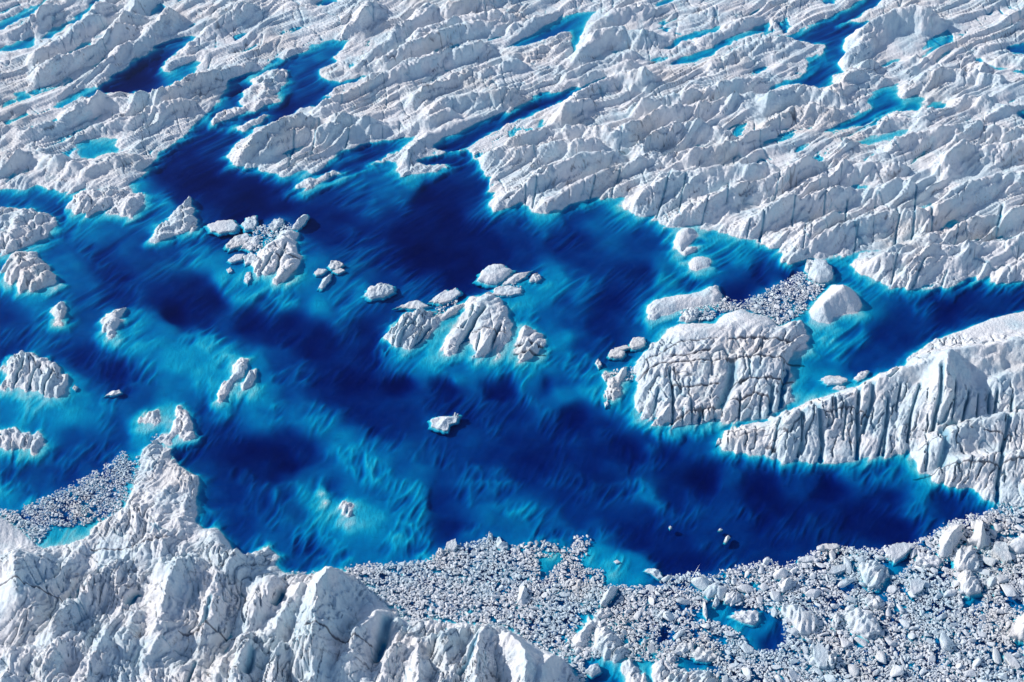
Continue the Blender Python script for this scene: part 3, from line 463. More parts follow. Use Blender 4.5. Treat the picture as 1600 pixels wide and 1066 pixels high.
# --- relief
g1 = grain(60, 150, 21, 3, .42); g2 = grain(20, 60, 25, 3, .45); g3 = billow((BU + wx_s) / 24, PY / 60, 29, 3, .5) + .25; g3b = billow((BU + wx_s * 1.2) / 52, PY / 110, 27, 2, .5) + .3
g4 = billow(BB / 12 + 3, AA / 30, 35, 2, .5) + .2
crest = samp(crest_c, PX + wx_s * .8, PY + wy_s * .8)
lump = fbm(PX / 66 - PY / 120, PY / 42, 41, 3)
fine = fbm(PX / 7, PY / 6, 47, 3); g5 = billow(BB / 8 + 7, AA / 17, 38, 2, .55) - .6; g6 = billow((PX + .3 * PY + wx_s) / 30, (PY + wy_s) / 60, 33, 2, .5) - .6
rise = 1 - np.exp(-np.clip(s, 0, None) / 3.2)
rise2 = 1 - np.exp(-np.clip(s, 0, None) / 9.0)
patch = .35 + .65 * smooth(-.35, .35, fbm(PX / 70, PY / 50, 43, 3)); patch = patch * (1 - .85 * SMOOTHM); patch_s = smooth(-.12, .3, fbm(PX / 55 + 3, PY / 60, 44, 3)) * (1 - .85 * SMOOTHM)
g1 = g1 * 1.0; lump = lump * (1 - .5 * SMOOTHM)
Hf = 1.3 * rise + rise2 * (crest * 1.55 + (g1 - .85) * 5.0 * (1 - .7 * SMOOTHM) + lump * 1.5 + .9) + rise * ((g2 - .85) * 1.9 + (g4 - .75) * .6) * patch
Hs = (1 - .55 * lowtip) * (2.2 * rise + rise2 * (crest * 1.5 + (g1 - .8) * 4.0 * (1 - .7 * SMOOTHM) + lump * 2.0 + 2.2) + rise * ((g2 - .8) * 1.6 + (g4 - .75) * 1.1 + fine * .25) * patch_s)
Hh = 2.6 * rise + rise2 * (crest * 1.05 + lump * 1.0 + 1) + rise * ((g3b - .85) * 1.3 + (g3 - .85) * .45 * patch + (g2 - .85) * 1.2 * patch + (g4 - .75) * .5 * patch) * (1 - .85 * SMOOTHM)
big = smooth(9, 13, ih)
Hi = (.9 + ih * .12) * rise + ih * .36 * (1 - np.exp(-np.clip(s, 0, None) / 5.5)) * (1 - .35 * big) + rise2 * crest * .75 + rise * (1 - .4 * big) * ((g2 - .8) * 1.9 * (1 - .45 * big) + (g4 - .7) * .6 * (1 - .3 * big) + (g3 - .85) * (2.0 * (1 - big) + .75 * big * smooth(585, 635, PY))) * (1 - .8 * SMOOTHM)
smoothdome = np.exp(-(((PX - 1305) / 48) ** 2 + ((PY - 478) / 38) ** 2) ** 2)
Hi = Hi * (1 - smoothdome) + smoothdome * (np.clip(s, 0, 12) * .85 + 1.2 * rise)
peak = np.exp(-(((PX - 1500) / 70) ** 2 + ((PY - 580) / 45) ** 2) ** 2) * .8
H_land = np.where(is_isl > .5, Hi, Hf * field + Hs * sw * (1 - head) * (1 - is_isl) + Hh * head * (1 - is_isl))
wsum = field + sw * (1 - head) * (1 - is_isl) + head * (1 - is_isl)
H_land = np.where(is_isl > .5, Hi, (Hf * field + Hs * sw * (1 - head) * (1 - is_isl) + Hh * head * (1 - is_isl)) / np.maximum(wsum, .05))
lowfloor = np.where((fbm(PX / 80, PY / 60, 57, 2) > .05) & (field > .5), -.55, .25)
H_land = np.where(s > 3.5, np.maximum(H_land, lowfloor + .35 * (lump + .5)), H_land)
# --- bed of the lake
bw1 = fbm(PX / 60, PY / 52, 76, 2) * 11; bw2 = fbm(PX / 60 + 5, PY / 52, 77, 2) * 9
dep = samp(dep_c, PX + bw1, PY + bw2)
BS = PX + LF + wn1 * 9; AS = AA
rib = (1 - np.abs(pn(BS / 21, AS / 44, 62)) * 2.6) * .62 + (1 - np.abs(pn(BS / 11, AS / 30, 63)) * 2.6) * .30 + pn(BS / 5.5, AS / 16, 65) * .22
ribmask = smooth(-.25, .35, fbm(PX / 75, PY / 60, 75, 2))
r1 = fbm(BS / 21, AS / 34, 61, 2, .5) * .9; r2 = fbm(BS / 62, AS / 80, 66, 2) * .8; r3 = fbm(BS / 9, AS / 17, 64, 2) * .5
midz = np.clip(dep * (1.25 - dep) * 3.2, 0, 1)
r0 = fbm(BS / 46, AS / 44, 68, 3, .5)
bz = smooth(-3, 4, samp(brash_c, PX, PY)); dep = dep * (1 - bz) + bz * (.42 + .25 * fbm(PX / 30, PY / 24, 73, 2))
dep = np.clip(dep * 1.0 - (.20 * rib * ribmask * (1 - .75 * smooth(.6, .95, dep)) - .07 * r0 - .05 * r2) * (.25 + .75 * midz) - .07 * lump, .04, 1.15)
DM = 4.6
sw_d = np.clip(-s, 0, None)
shore_l = 2.2 + 15.0 * southness * (.3 + nearisl) * (.3 + .9 * (flute - .35).clip(0, 1.4)) + 2.0 * (fbm(BB / 30, AA / 60, 71, 2) + .3).clip(0, 1)
H_water = -(DM * dep ** 1.25) * (1 - np.exp(-(sw_d / (shore_l * 1.15)) ** 1.35)) - .12 * sw_d.clip(0, 1) + 0
Z = np.where(s > 0, H_land, H_water)
# --- clefts
crack = np.zeros(PX.shape, np.float32); dark = np.zeros(PX.shape, np.float32); cut = np.zeros(PX.shape, np.float32)
kx = wx_s * .25; ky = wy_s * .25
for w, d, k, pts in CLEFT:
    a = np.array(pts, float); m = 14
    j0, j1 = np.searchsorted(ax, [a[:, 0].min() - m, a[:, 0].max() + m]); i0, i1 = np.searchsorted(ay, [a[:, 1].min() - m, a[:, 1].max() + m])
    sl = (slice(i0, i1), slice(j0, j1)); hh = 7.0
    wp = [tuple(float(v) for v in G(x, y, hh)) for x, y in pts]
    hx, hy = G(PX[sl] + kx[sl], PY[sl] + ky[sl])
    dd = seg_dist(hx, hy, wp, False)
    w = max(w, .42) * (1.25 if not k else 1.15)
    t = np.exp(-(dd / w) ** 2)
    cut[sl] = np.maximum(cut[sl], d * t); (dark if k else crack)[sl] = np.maximum((dark if k else crack)[sl], np.exp(-(dd / (w * 1.1)) ** 2))
# natural network of fractures across the grain
onland = smooth(1.0, 4.0, s) * fadeout * (1 - .8 * SMOOTHM)
v1 = voro((PX + wx_s * .6) / 46 + wn1 * .25, (PY + wy_s * .6) / 30 + PX / 160, 81)
msk = smooth(-.05, .25, fbm(PX / 90, PY / 70, 83, 2))
f1 = np.exp(-(v1 / .035) ** 2) * msk * onland
q = pn((PX - .25 * PY) / 26 + wn2 * .5, PY / 70, 87); mq = smooth(.0, .3, fbm(PX / 110, PY / 90, 89, 2))
f2 = np.exp(-(q / .035) ** 2) * mq * onland
q3 = pn((BU + wx_s * .8) / 19, PY / 75, 91); f3 = np.exp(-(q3 / .055) ** 2) * onland * np.maximum(head * (1 - SMOOTHM), is_isl * .7 * (1 - SMOOTHM)) * smooth(-.3, .1, lump)
q4 = pn(BB / 16, AA / 40, 93); f4 = np.exp(-(q4 / .05) ** 2) * onland * sw * smooth(-.1, .2, wn2)
q5 = pn(PX / 150 + 2, (PY + wn1 * 9 + wy_s * .4 + .05 * PX) / 13, 95); f5 = np.exp(-(q5 / .05) ** 2) * onland * (big * is_isl + head * .7 * smooth(640, 690, PY) + sw * .4) * smooth(-.1, .3, wn1)
q6 = pn((BB + wx_s) / 15, AA / 70, 97); f6 = np.exp(-(q6 / .045) ** 2) * onland * smooth(-.05, .3, fbm(PX / 60, PY / 44, 98, 2)) * field
q7 = pn((PX + .35 * PY) / 17 + wn1, (PY + wy_s) / 34, 94); f7 = np.exp(-(q7 / .04) ** 2) * onland * smooth(.05, .35, fbm(PX / 48 + 9, PY / 40, 92, 2))
dark = np.maximum.reduce([dark, f6 * .65, f7 * .6])
cut = np.maximum.reduce([cut, f6 * .7, f7 * .7, f1 * 1.3, f2 * 1.3, f3 * 4.0, f4 * 2.6, f5 * .8])
crack = np.maximum.reduce([crack, f1 * .7, f2 * .8, f3, f4 * .7])
dark = np.maximum(dark, f5 * 1.2).clip(0, 1)
cutland = smooth(.0, 2.0, s)
Z = Z - cut * cutland
Z = np.where((s > 1) & (cut * cutland > .01), np.maximum(Z, -1.2), Z)
Z = Z + np.where(s > 0, (fine * .12 + g5 * (.62 + .45 * sw) * (.4 + .6 * patch) + g6 * (.45 + .3 * sw) * np.clip(rise, 0, 1) * (1 - .6 * head) * (1 - .5 * big * is_isl)) * (1 - .8 * SMOOTHM) + pn(PX / 3.2, PY / 2.8, 99) * .08, fine * .05) * fadeout
far = 1 - fadeout
Z = Z * 1.0 + np.where(off > 60, far * 3.0, 0) 
Z = np.where(off > 250, np.maximum(Z, 1.5), Z)
dirt = smooth(.15, .75, fbm(PX / 75, PY / 48, 103, 4) + .35 * sw + .15 * head) * onland

NJ, NI = len(ax), len(ay)
CO = np.stack([WX, WY, Z], -1).reshape(-1, 3).astype(np.float32)
gu = np.gradient(np.stack([WX, WY, Z], -1), axis=1); gv = np.gradient(np.stack([WX, WY, Z], -1), axis=0)
NRM = np.cross(gv, gu).reshape(-1, 3) * 1.0
NRM /= np.linalg.norm(NRM, axis=1, keepdims=True) + 1e-9
NRM[NRM[:, 2] < 0] *= -1
ii, jj = np.meshgrid(np.arange(NI - 1), np.arange(NJ - 1), indexing='ij')
q0 = (ii * NJ + jj).ravel(); QUADS = np.stack([q0, q0 + NJ, q0 + NJ + 1, q0 + 1], 1)
wet = smooth(-.2, -1.6, Z) 
ATTR = {'wet': wet.ravel().astype(np.float32), 'cleft': crack.ravel(), 'grit': dark.ravel(), 'dirt': dirt.ravel().astype(np.float32)}

def raw_mesh(name, co, faces, mat, smooth_=True, nrm=None, attrs=None):
    me = bpy.data.meshes.new(name); n, k = faces.shape
    me.vertices.add(len(co)); me.vertices.foreach_set('co', np.ascontiguousarray(co, np.float32).ravel())
    me.loops.add(n * k); me.loops.foreach_set('vertex_index', np.ascontiguousarray(faces, np.int32).ravel())
    me.polygons.add(n); me.polygons.foreach_set('loop_start', np.arange(0, n * k, k, dtype=np.int32))
    me.polygons.foreach_set('use_smooth', np.full(n, smooth_, bool)); me.update(calc_edges=True)
    for kx_, v in (attrs or {}).items():
        at = me.attributes.new(kx_, 'FLOAT', 'POINT'); at.data.foreach_set('value', np.ascontiguousarray(v, np.float32))
    if nrm is not None: me.normals_split_custom_set_from_vertices(np.ascontiguousarray(nrm, np.float32))
    me.materials.append(mat); return me
def link(name, me, parent=None, **props):
    o = bpy.data.objects.new(name, me); COL.objects.link(o); o.parent = parent
    for k, v in props.items(): o[k] = v
    return o
def submesh(name, mask, mat):
    fq = QUADS[mask]; used = np.unique(fq); remap = np.full(len(CO), -1, np.int64); remap[used] = np.arange(len(used))
    co = CO[used].copy(); base = co[:, :2].mean(0); loc = (float(base[0]), float(base[1]), 0.0)
    co[:, 0] -= loc[0]; co[:, 1] -= loc[1]
    return raw_mesh(name, co, remap[fq], mat, True, NRM[used], {k: v[used] for k, v in ATTR.items()}), loc

# ------------------------------------------------------------------ materials
def new_mat(name):
    m = bpy.data.materials.new(name); m.use_nodes = True; n = m.node_tree; n.nodes.clear(); return m, n
def node(n, t, **kw):
    o = n.nodes.new(t)
    for k, v in kw.items():
        if k in o.inputs: o.inputs[k].default_value = v
        else: setattr(o, k, v)
    return o
def ice_material(name, base=(.80, .82, .84), floe=False):
    m, n = new_mat(name); L = n.links.new
    out = node(n, 'ShaderNodeOutputMaterial'); bs = node(n, 'ShaderNodeBsdfPrincipled'); L(bs.outputs[0], out.inputs[0])
    bs.inputs['Roughness'].default_value = .55; bs.inputs['Specular IOR Level'].default_value = .3
    geo = node(n, 'ShaderNodeNewGeometry'); P = geo.outputs['Position']
    def noise(scale, detail=4, rough=.55, sx=1, sy=1, rot=0):
        mp = node(n, 'ShaderNodeMapping'); mp.inputs['Scale'].default_value = (sx, sy, 1); mp.inputs['Rotation'].default_value = (0, 0, rot); L(P, mp.inputs[0])
        t = node(n, 'ShaderNodeTexNoise'); t.inputs['Scale'].default_value = scale; t.inputs['Detail'].default_value = detail; t.inputs['Roughness'].default_value = rough
        L(mp.outputs[0], t.inputs['Vector']); return t.outputs[0]
    def ramp(src, a, b):
        r = node(n, 'ShaderNodeMapRange'); r.interpolation_type = 'SMOOTHSTEP'; r.inputs[1].default_value = a; r.inputs[2].default_value = b; L(src, r.inputs[0]); return r.outputs[0]
    def mix(f, a, b):
        x = node(n, 'ShaderNodeMix', data_type='RGBA'); 
        if isinstance(f, float): x.inputs[0].default_value = f
        else: L(f, x.inputs[0])
        for s_, v in ((6, a), (7, b)):
            if isinstance(v, tuple): x.inputs[s_].default_value = (*v, 1)
            else: L(v, x.inputs[s_])
        return x.outputs[2]
    def mul(a, b):
        x = node(n, 'ShaderNodeMath', operation='MULTIPLY')
        for s_, v in ((0, a), (1, b)):
            if isinstance(v, float): x.inputs[s_].default_value = v
            else: L(v, x.inputs[s_])
        return x.outputs[0]
    c = mix(ramp(noise(.035, 4), .42, .62), base, (.62, .745, .81))            # bare bluish ice between firn
    c = mix(mul(ramp(noise(.12, 5, .6, 1, .35, .6), .55, .72), .55), c, (.58, .74, .81))
    c = mix(mul(ramp(noise(.022, 4), .5, .66), .55), c, (.74, .70, .665))            # wind-blown dust
    c = mix(mul(ramp(noise(.06, 5, .6, 1, .5, .6), .56, .70), .5), c, (.55, .77, .84))
    c = mix(mul(ramp(noise(.9, 3), .5, .75), .35), c, (.86, .86, .86))
    if not floe:
        def attr(nm):
            a = node(n, 'ShaderNodeAttribute'); a.attribute_name = nm; return a.outputs['Fac']
        speck = mul(ramp(noise(.55, 6, .75), .52, .66), attr('dirt'))
        c = mix(mul(speck, .7), c, (.30, .28, .29))
        c = mix(mul(ramp(noise(.25, 5, .7, .35, 1, .5), .56, .70), .30), c, (.48, .46, .47))
        c = mix(mul(ramp(attr('cleft'), .15, .9), .8), c, (.16, .42, .56))
        c = mix(mul(ramp(attr('grit'), .15, .75), .88), c, (.12, .13, .16))
    L(c, bs.inputs['Base Color'])
    h1 = noise(.45, 6, .62, 1, .45, .65); h2 = noise(1.9, 6, .68)
    b1 = node(n, 'ShaderNodeBump'); b1.inputs['Strength'].default_value = .85; b1.inputs['Distance'].default_value = 1.15 if not floe else .8; L(h1, b1.inputs['Height'])
    b2 = node(n, 'ShaderNodeBump'); b2.inputs['Strength'].default_value = .6; b2.inputs['Distance'].default_value = .6; L(h2, b2.inputs['Height']); L(b1.outputs[0], b2.inputs['Normal'])
    if not floe:                                       # the bed is melt polished: relief fades out under water
        iv = node(n, 'ShaderNodeMapRange'); iv.inputs[1].default_value = 0; iv.inputs[2].default_value = 1; iv.inputs[3].default_value = .85; iv.inputs[4].default_value = .10
        L(attr('wet'), iv.inputs[0]); L(iv.outputs[0], b1.inputs['Strength'])
        iw = node(n, 'ShaderNodeMapRange'); iw.inputs[3].default_value = .6; iw.inputs[4].default_value = .05; L(attr('wet'), iw.inputs[0]); L(iw.outputs[0], b2.inputs['Strength'])
    L(b2.outputs[0], bs.inputs['Normal'])
    return m
M_ICE = ice_material('glacier_ice'); M_FLOE = ice_material('floe_ice', (.75, .79, .825), True)
def water_material():
    m, n = new_mat('melt_water'); L = n.links.new
    out = node(n, 'ShaderNodeOutputMaterial'); tr = node(n, 'ShaderNodeBsdfTransparent'); gl = node(n, 'ShaderNodeBsdfGlossy'); gl.inputs['Roughness'].default_value = .08
    mx = node(n, 'ShaderNodeMixShader')
    geo = node(n, 'ShaderNodeNewGeometry'); mp = node(n, 'ShaderNodeMapping'); mp.inputs['Scale'].default_value = (1, .35, 1); mp.inputs['Rotation'].default_value = (0, 0, -.35); L(geo.outputs['Position'], mp.inputs[0])
    t = node(n, 'ShaderNodeTexNoise'); t.inputs['Scale'].default_value = .9; t.inputs['Detail'].default_value = 5; L(mp.outputs[0], t.inputs['Vector'])
    b = node(n, 'ShaderNodeBump'); b.inputs['Strength'].default_value = .35; b.inputs['Distance'].default_value = .12; L(t.outputs[0], b.inputs['Height'])
    L(b.outputs[0], gl.inputs['Normal'])
    # Schlick reflectance, the same from both sides (no total reflection on the way out)
    dt = node(n, 'ShaderNodeVectorMath', operation='DOT_PRODUCT'); L(geo.outputs['Incoming'], dt.inputs[0]); L(b.outputs[0], dt.inputs[1])
    def mt(op, a, v=None):
        x = node(n, 'ShaderNodeMath', operation=op); L(a, x.inputs[0])
        if v is not None: x.inputs[1].default_value = v
        return x.outputs[0]
    ab = mt('ABSOLUTE', dt.outputs['Value']); om = node(n, 'ShaderNodeMath', operation='SUBTRACT'); om.inputs[0].default_value = 1; L(ab, om.inputs[1])
    fres = mt('ADD', mt('MULTIPLY', mt('POWER', om.outputs[0], 5.0), .98), .02)
    L(fres, mx.inputs[0]); L(tr.outputs[0], mx.inputs[1]); L(gl.outputs[0], mx.inputs[2]); L(mx.outputs[0], out.inputs['Surface'])
    va = node(n, 'ShaderNodeVolumeAbsorption'); k = .155
    va.inputs['Density'].default_value = 14 * k; va.inputs['Color'].default_value = (0, 1 - 2.1 / 14, 1 - .92 / 14, 1); L(va.outputs[0], out.inputs['Volume'])
    return m
M_WATER = water_material()

# ------------------------------------------------------------------ glacier, headland, shore, islands
fz = CO[:, 2][QUADS].min(1); fpx = PX.ravel()[QUADS].mean(1); fpy = PY.ravel()[QUADS].mean(1)
fsx = SX.ravel()[QUADS].mean(1); fsy = SY.ravel()[QUADS].mean(1)
fid = samp_n(isl_id, fsx, fsy); ins = (fpx > CX0 + 5) & (fpx < CX1 - 5) & (fpy > CY0 + 5) & (fpy < CY1 - 5)
fid = np.where((fz > -.5) & ins, fid, -1)
f_head = (samp_n(B_HEAD, fpx, fpy) > 0) & ins & (fid < 0); f_sw = (samp_n(SW_POLY, fpx, fpy) > 0) & ins & (fid < 0) & ~f_head
me, loc = submesh('headland_ice', f_head, M_ICE); o = link('headland_ice', me, kind='structure'); o.location = loc
me, loc = submesh('shore_ice', f_sw, M_ICE); o = link('shore_ice', me, kind='structure'); o.location = loc
def largest(qi):                                        # the largest connected patch of a set of quads
    f = QUADS[qi]; u, inv = np.unique(f, return_inverse=True); inv = inv.reshape(f.shape); lab_ = np.arange(len(u))
    while True:
        m_ = lab_[inv].min(1); new = lab_.copy(); np.minimum.at(new, inv.ravel(), np.repeat(m_, 4)); new = new[new]
        if (new == lab_).all(): break
        lab_ = new
    r_ = lab_[inv[:, 0]]; v, c = np.unique(r_, return_counts=True); return qi[r_ != v[c.argmax()]]
for k in range(len(ISL)):
    qi = np.nonzero(fid == k)[0]
    if len(qi): fid[largest(qi)] = -1
me, loc = submesh('glacier_ice', (fid < 0) & ~f_head & ~f_sw, M_ICE); o = link('glacier_ice', me, kind='structure'); o.location = loc
for k, (poly, h, lab) in enumerate(ISL):
    msk_ = fid == k
    if msk_.sum() < 6: continue
    me, loc = submesh('ice_island', msk_, M_ICE); o = link('ice_island', me, label=lab, category='ice island'); o.location = loc
# the lake: one closed body of melt water
wc = []
for z in (-60.0, 0.0):
    for x, y in ((-1100, -700), (1100, -700), (1100, 1300), (-1100, 1300)): wc.append((x, y, z))
me = raw_mesh('lake_water', np.array(wc), np.array([[0, 3, 2, 1], [4, 5, 6, 7], [0, 1, 5, 4], [1, 2, 6, 5], [2, 3, 7, 6], [3, 0, 4, 7]]), M_WATER, False)
link('lake_water', me, kind='structure')

# ------------------------------------------------------------------ floes and bergs
def floe(poly, h, style, lab, seed):
    r = np.random.default_rng(seed)
    wp = np.array([[float(v) for v in G(*p)] for p in poly]); c = wp.mean(0); wp -= c
    big_ = np.ptp(wp, axis=0).max(); NS = 72 if big_ > 12 else 40; NR = 12 if big_ > 12 else 7
    d = np.hypot(*(np.roll(wp, -1, 0) - wp).T); cum = np.concatenate([[0], np.cumsum(d)]); t = np.linspace(0, cum[-1], NS, endpoint=False)
    cl_ = np.vstack([wp, wp[:1]]); ox = np.interp(t, cum, cl_[:, 0]); oy = np.interp(t, cum, cl_[:, 1])
    for _ in range(0): ox = (np.roll(ox, 1) + 2 * ox + np.roll(ox, -1)) / 4; oy = (np.roll(oy, 1) + 2 * oy + np.roll(oy, -1)) / 4
    j = 1 + .13 * fbm(ox / (big_ * .14 + .6), oy / (big_ * .14 + .6), seed, 3); ox *= j; oy *= j
    ang = R(r.uniform(50, 80)); ca, sa = math.cos(ang), math.sin(ang)
    def top(x, y, q):
        a = x * ca + y * sa; b = -x * sa + y * ca
        n = fbm(x / (big_ * .22) + seed, y / (big_ * .22), seed + 1, 3)
        if style == 'flat': z = h * (.75 + .18 * n + .12 * (1 - q ** 2))
        elif style == 'dome': z = h * (.3 + .7 * np.sqrt(np.clip(1 - q ** 2.2, 0, 1))) * (1 + .14 * n)
        elif style == 'flute': z = h * (.45 + .5 * np.clip(1 - q ** 2, 0, 1) + .28 * (ridged(b / (big_ * .2), a / (big_ * .8), seed, 2) - .8) + .12 * n)
        elif style == 'ridge': z = h * (.22 + .85 * np.clip(1 - np.abs(b) / (big_ * .22 + .1), 0, 1) * (1 - q ** 3) + .22 * n)
        elif style == 'slab': z = h * (.8 + .06 * n + .45 * (a + .5 * b) / big_)
        else: z = h * (.55 + .35 * (1 - q ** 2) + .55 * n)
        return np.maximum(z, .12 * h)
    V = []; qs = np.linspace(0, 1, NR + 1)[1:]
    V.append((0, 0, float(top(np.array([0.]), np.array([0.]), 0)[0])))
    for q in qs:
        x, y = ox * q, oy * q
        V += list(zip(x, y, top(x, y, q)))
    tz = top(ox, oy, 1.0); fr = fbm(ox / 1.6, oy / 1.6, seed + 9, 2)
    for sc, zz in ((1.0, .45), (.985, .0)): V += list(zip(ox * (sc + .04 * fr), oy * (sc + .04 * fr), tz * zz))
    for sc, zz in ((1.08, -.25), (1.24, -.65), (1.30, -1.4)): V += list(zip(ox * (sc + .12 * fr), oy * (sc + .12 * fr), np.full(NS, zz)))
    V.append((0, 0, -2.2)); V = np.array(V, np.float32); nr = NR + 5; last = len(V) - 1
    F_ = []
    tri = []
    for i in range(NS):
        a, b = i, (i + 1) % NS; tri.append((0, 1 + a, 1 + b)); tri.append((last, 1 + (nr - 1) * NS + b, 1 + (nr - 1) * NS + a))
        for k in range(nr - 1):
            p0 = 1 + k * NS + a; p1 = 1 + k * NS + b; p2 = p1 + NS; p3 = p0 + NS; tri.append((p0, p3, p2)); tri.append((p0, p2, p1))
    me = raw_mesh('ice_floe', V, np.array(tri), M_FLOE, style != 'slab')
    nm = 'iceberg' if h >= 3.2 else 'ice_floe'; me.name = nm
    o = link(nm, me, label=lab, category='iceberg' if h >= 3.2 else 'ice floe'); o.location = (float(c[0]), float(c[1]), 0)
for k, (poly, h, st, lab) in enumerate(FLOES): floe(poly, h * (.62 if h < 3.9 else .85), st, lab, 300 + k)

# ------------------------------------------------------------------ brash ice: block shapes
def hull(npts, seed, flat, sub):
    r = random.Random(seed); bm = bmesh.new()
    ex, ey, ez = 1.0, r.uniform(.42, .9), r.uniform(*flat)
    for _ in range(npts):
        while True:
            p = Vector((r.uniform(-1, 1), r.uniform(-1, 1), r.uniform(-1, 1)))
            if .55 < p.length < 1: break
        bm.verts.new((p.x * ex, p.y * ey, p.z * ez))
    rs = bmesh.ops.convex_hull(bm, input=bm.verts[:])
    junk = [g for g in rs['geom_interior'] if isinstance(g, bmesh.types.BMVert)]
    bmesh.ops.delete(bm, geom=list(set(junk)), context='VERTS')
    if sub:
        bmesh.ops.bevel(bm, geom=bm.edges[:], offset=.07, segments=1, affect='EDGES', profile=.6)
        bmesh.ops.triangulate(bm, faces=bm.faces[:])
    bmesh.ops.triangulate(bm, faces=bm.faces[:]); bmesh.ops.recalc_face_normals(bm, faces=bm.faces[:])
    bm.verts.ensure_lookup_table(); bm.verts.index_update()
    co = np.array([v.co[:] for v in bm.verts], np.float32); fa = np.array([[v.index for v in f.verts] for f in bm.faces], np.int32); bm.free(); return co, fa
SMALL = [hull(9 + k % 4, 500 + k, (.45, .85), False) for k in range(24)]
BIG = [hull(13 + k % 6, 700 + k, (.45, .8), True) for k in range(30)]
cand = []                                                            # px, py, radius
def density(px, py): return samp(brash_c, px + pn(px / 14, py / 11, 120) * 5, py + pn(px / 14 + 7, py / 11, 121) * 4)
floe_c = np.full(CPX.shape, -60.0)
for poly, h, st, lab in FLOES: floe_c = np.maximum(floe_c, sdf(poly, 20))
allx = np.array([p[0] for p in BRASH[0]])
def scatter(zone_poly, spacing, r0, r1, pwr, keep, pad=0.0):
    wp = np.array([[float(v) for v in G(*p)] for p in zone_poly]); x0, y0 = wp.min(0); x1, y1 = wp.max(0)
    gx, gy = np.meshgrid(np.arange(x0, x1, spacing), np.arange(y0, y1, spacing)); gx = gx.ravel() + rng.uniform(-.5, .5, gx.size) * spacing; gy = gy.ravel() + rng.uniform(-.5, .5, gy.size) * spacing
    # world -> plan
    rx, ry, rz = gx, gy - CP[1], -CP[2]; dpt = ry * fw[1] + rz * fw[2]; px = 800 + F * rx / dpt; py = 533 - F * (ry * up[1] + rz * up[2]) / dpt
    rad = r0 + (r1 - r0) * rng.random(gx.size) ** pwr
    ok = (samp(brash_c, px, py) + rng.normal(0, .8, gx.size) > rad * .6 + pad) & (px > -20) & (px < 1660) & (py < 1090) & (samp(floe_c, px, py) < rad * .3) & (rng.random(gx.size) < keep)
    ok &= samp(land_c, px, py) < 1.0
    return list(zip(gx[ok], gy[ok], rad[ok], px[ok], py[ok]))
big_l = []
def not_hit(x, y, r, lst, f=.85):
    if not lst: return True
    a = np.array(lst); return bool((np.hypot(a[:, 0] - x, a[:, 1] - y) > (a[:, 2] + r) * f).all())
for zi, (z, args) in enumerate([(BRASH[0], (7.5, 2.0, 4.6, 2.2, .62)), (BRASH[0], (5.0, 1.6, 2.6, 1.5, .5)), (BRASH[2], (4.0, 1.6, 3.2, 1.8, .75)), (BRASH[1], (6, 1.1, 2.0, 1.5, .5)), (BRASH[3], (3.5, 1.0, 2.0, 1.5, .6))]):
    for x, y, r_, px, py in scatter(z, *args):
        sizef = .55 + .9 * smooth(700, 1150, px) if zi in (0, 1) else 1.0
        sizef = float(sizef * (1.15 if (zi < 2 and px > 1000 and 850 < py < 960) else 1.0))
        r_ *= sizef
        if not_hit(x, y, r_, big_l): big_l.append((x, y, r_, px, py))
big_l.sort(key=lambda t: -t[2])
single = big_l[:300]; rest = [(x, y, r_) for x, y, r_, px, py in big_l[300:]]
MARKS = [('flat oval floe at the left end', 'flat oval floe'), ('ribbed white ice island', 'ribbed island'), ('triangular fluted', 'triangular fluted floe'), ('large domed floe', 'large domed floe'),
 ('angular block at the left end', 'angular block of the raft'), ('large rounded block', 'large rounded raft block'), ('narrow block leaning', 'narrow leaning raft block'), ('long smooth whale', 'whale backed islet'), ('smooth twin snow dome', 'twin snow dome'),
 ('upright bright chunk at the tip', 'upright chunk at the brash tip'), ('forked chunk', 'forked chunk'), ('square glassy', 'square glassy block'), ('long slanted slab', 'long slanted slab'), ('compact white berg', 'compact white berg'),
 ('tall pointed ice tooth', 'tall pointed ice tooth'), ('tall twin spired', 'twin spired berg'), ('fluted ice block melted', 'fluted block beside the twin spire'), ('thin white sliver', 'thin white sliver'), ('small upright block at the top', 'small upright pool block'),
 ('knobbly raft', 'knobbly raft in the pool'), ('rounded slab on', 'rounded slab by the turquoise pool'), ('broad double lobed', 'double lobed block'), ('big tilted berg', 'big tilted berg'), ('round wrinkled berg', 'round wrinkled berg'),
 ('large scalloped', 'large scalloped berg'), ('tabular slab', 'tabular slab'), ('pale conical', 'pale conical berg'), ('steep triangular', 'steep triangular berg'), ('folded berg', 'folded berg'), ('cleft berg', 'cleft berg'),
 ('wedge slab', 'wedge slab'), ('squarish block', 'squarish block below the lead'), ('low broad floe', 'low broad floe'), ('pale cracked', 'pale cracked berg'), ('long thin slab', 'long thin slab'), ('upright block left of', 'upright block beside the wrinkled berg'),
 ('turquoise edged', 'turquoise edged slab'), ('flat white floe', 'flat white floe on the brash edge'), ('smooth low floe', 'smooth low floe'), ('blue sided tilted', 'blue sided slab'), ('steep block', 'steep blue sided block'),
 ('jumbled floe', 'jumbled floe'), ('angular block at the lower', 'angular block below the lead'), ('long slanting floe', 'long slanting floe'), ('scalloped ice shelf', 'scalloped ice shelf'), ('arrow shaped', 'arrow shaped floe'), ('lump left of', 'small lump by the glassy block'), ('crescent shaped ice ridge', 'crescent shaped ridge')]
marks = []
for src in [(p, l) for p, h, l in ISL] + [(p, l) for p, h, st, l in FLOES]:
    for key, nm in MARKS:
        if src[1].startswith(key): marks.append((np.mean([q_[0] for q_ in src[0]]), np.mean([q_[1] for q_ in src[0]]), nm))
WAY = ['to the right of', 'below and right of', 'straight below', 'below and left of', 'to the left of', 'above and left of', 'straight above', 'above and right of']
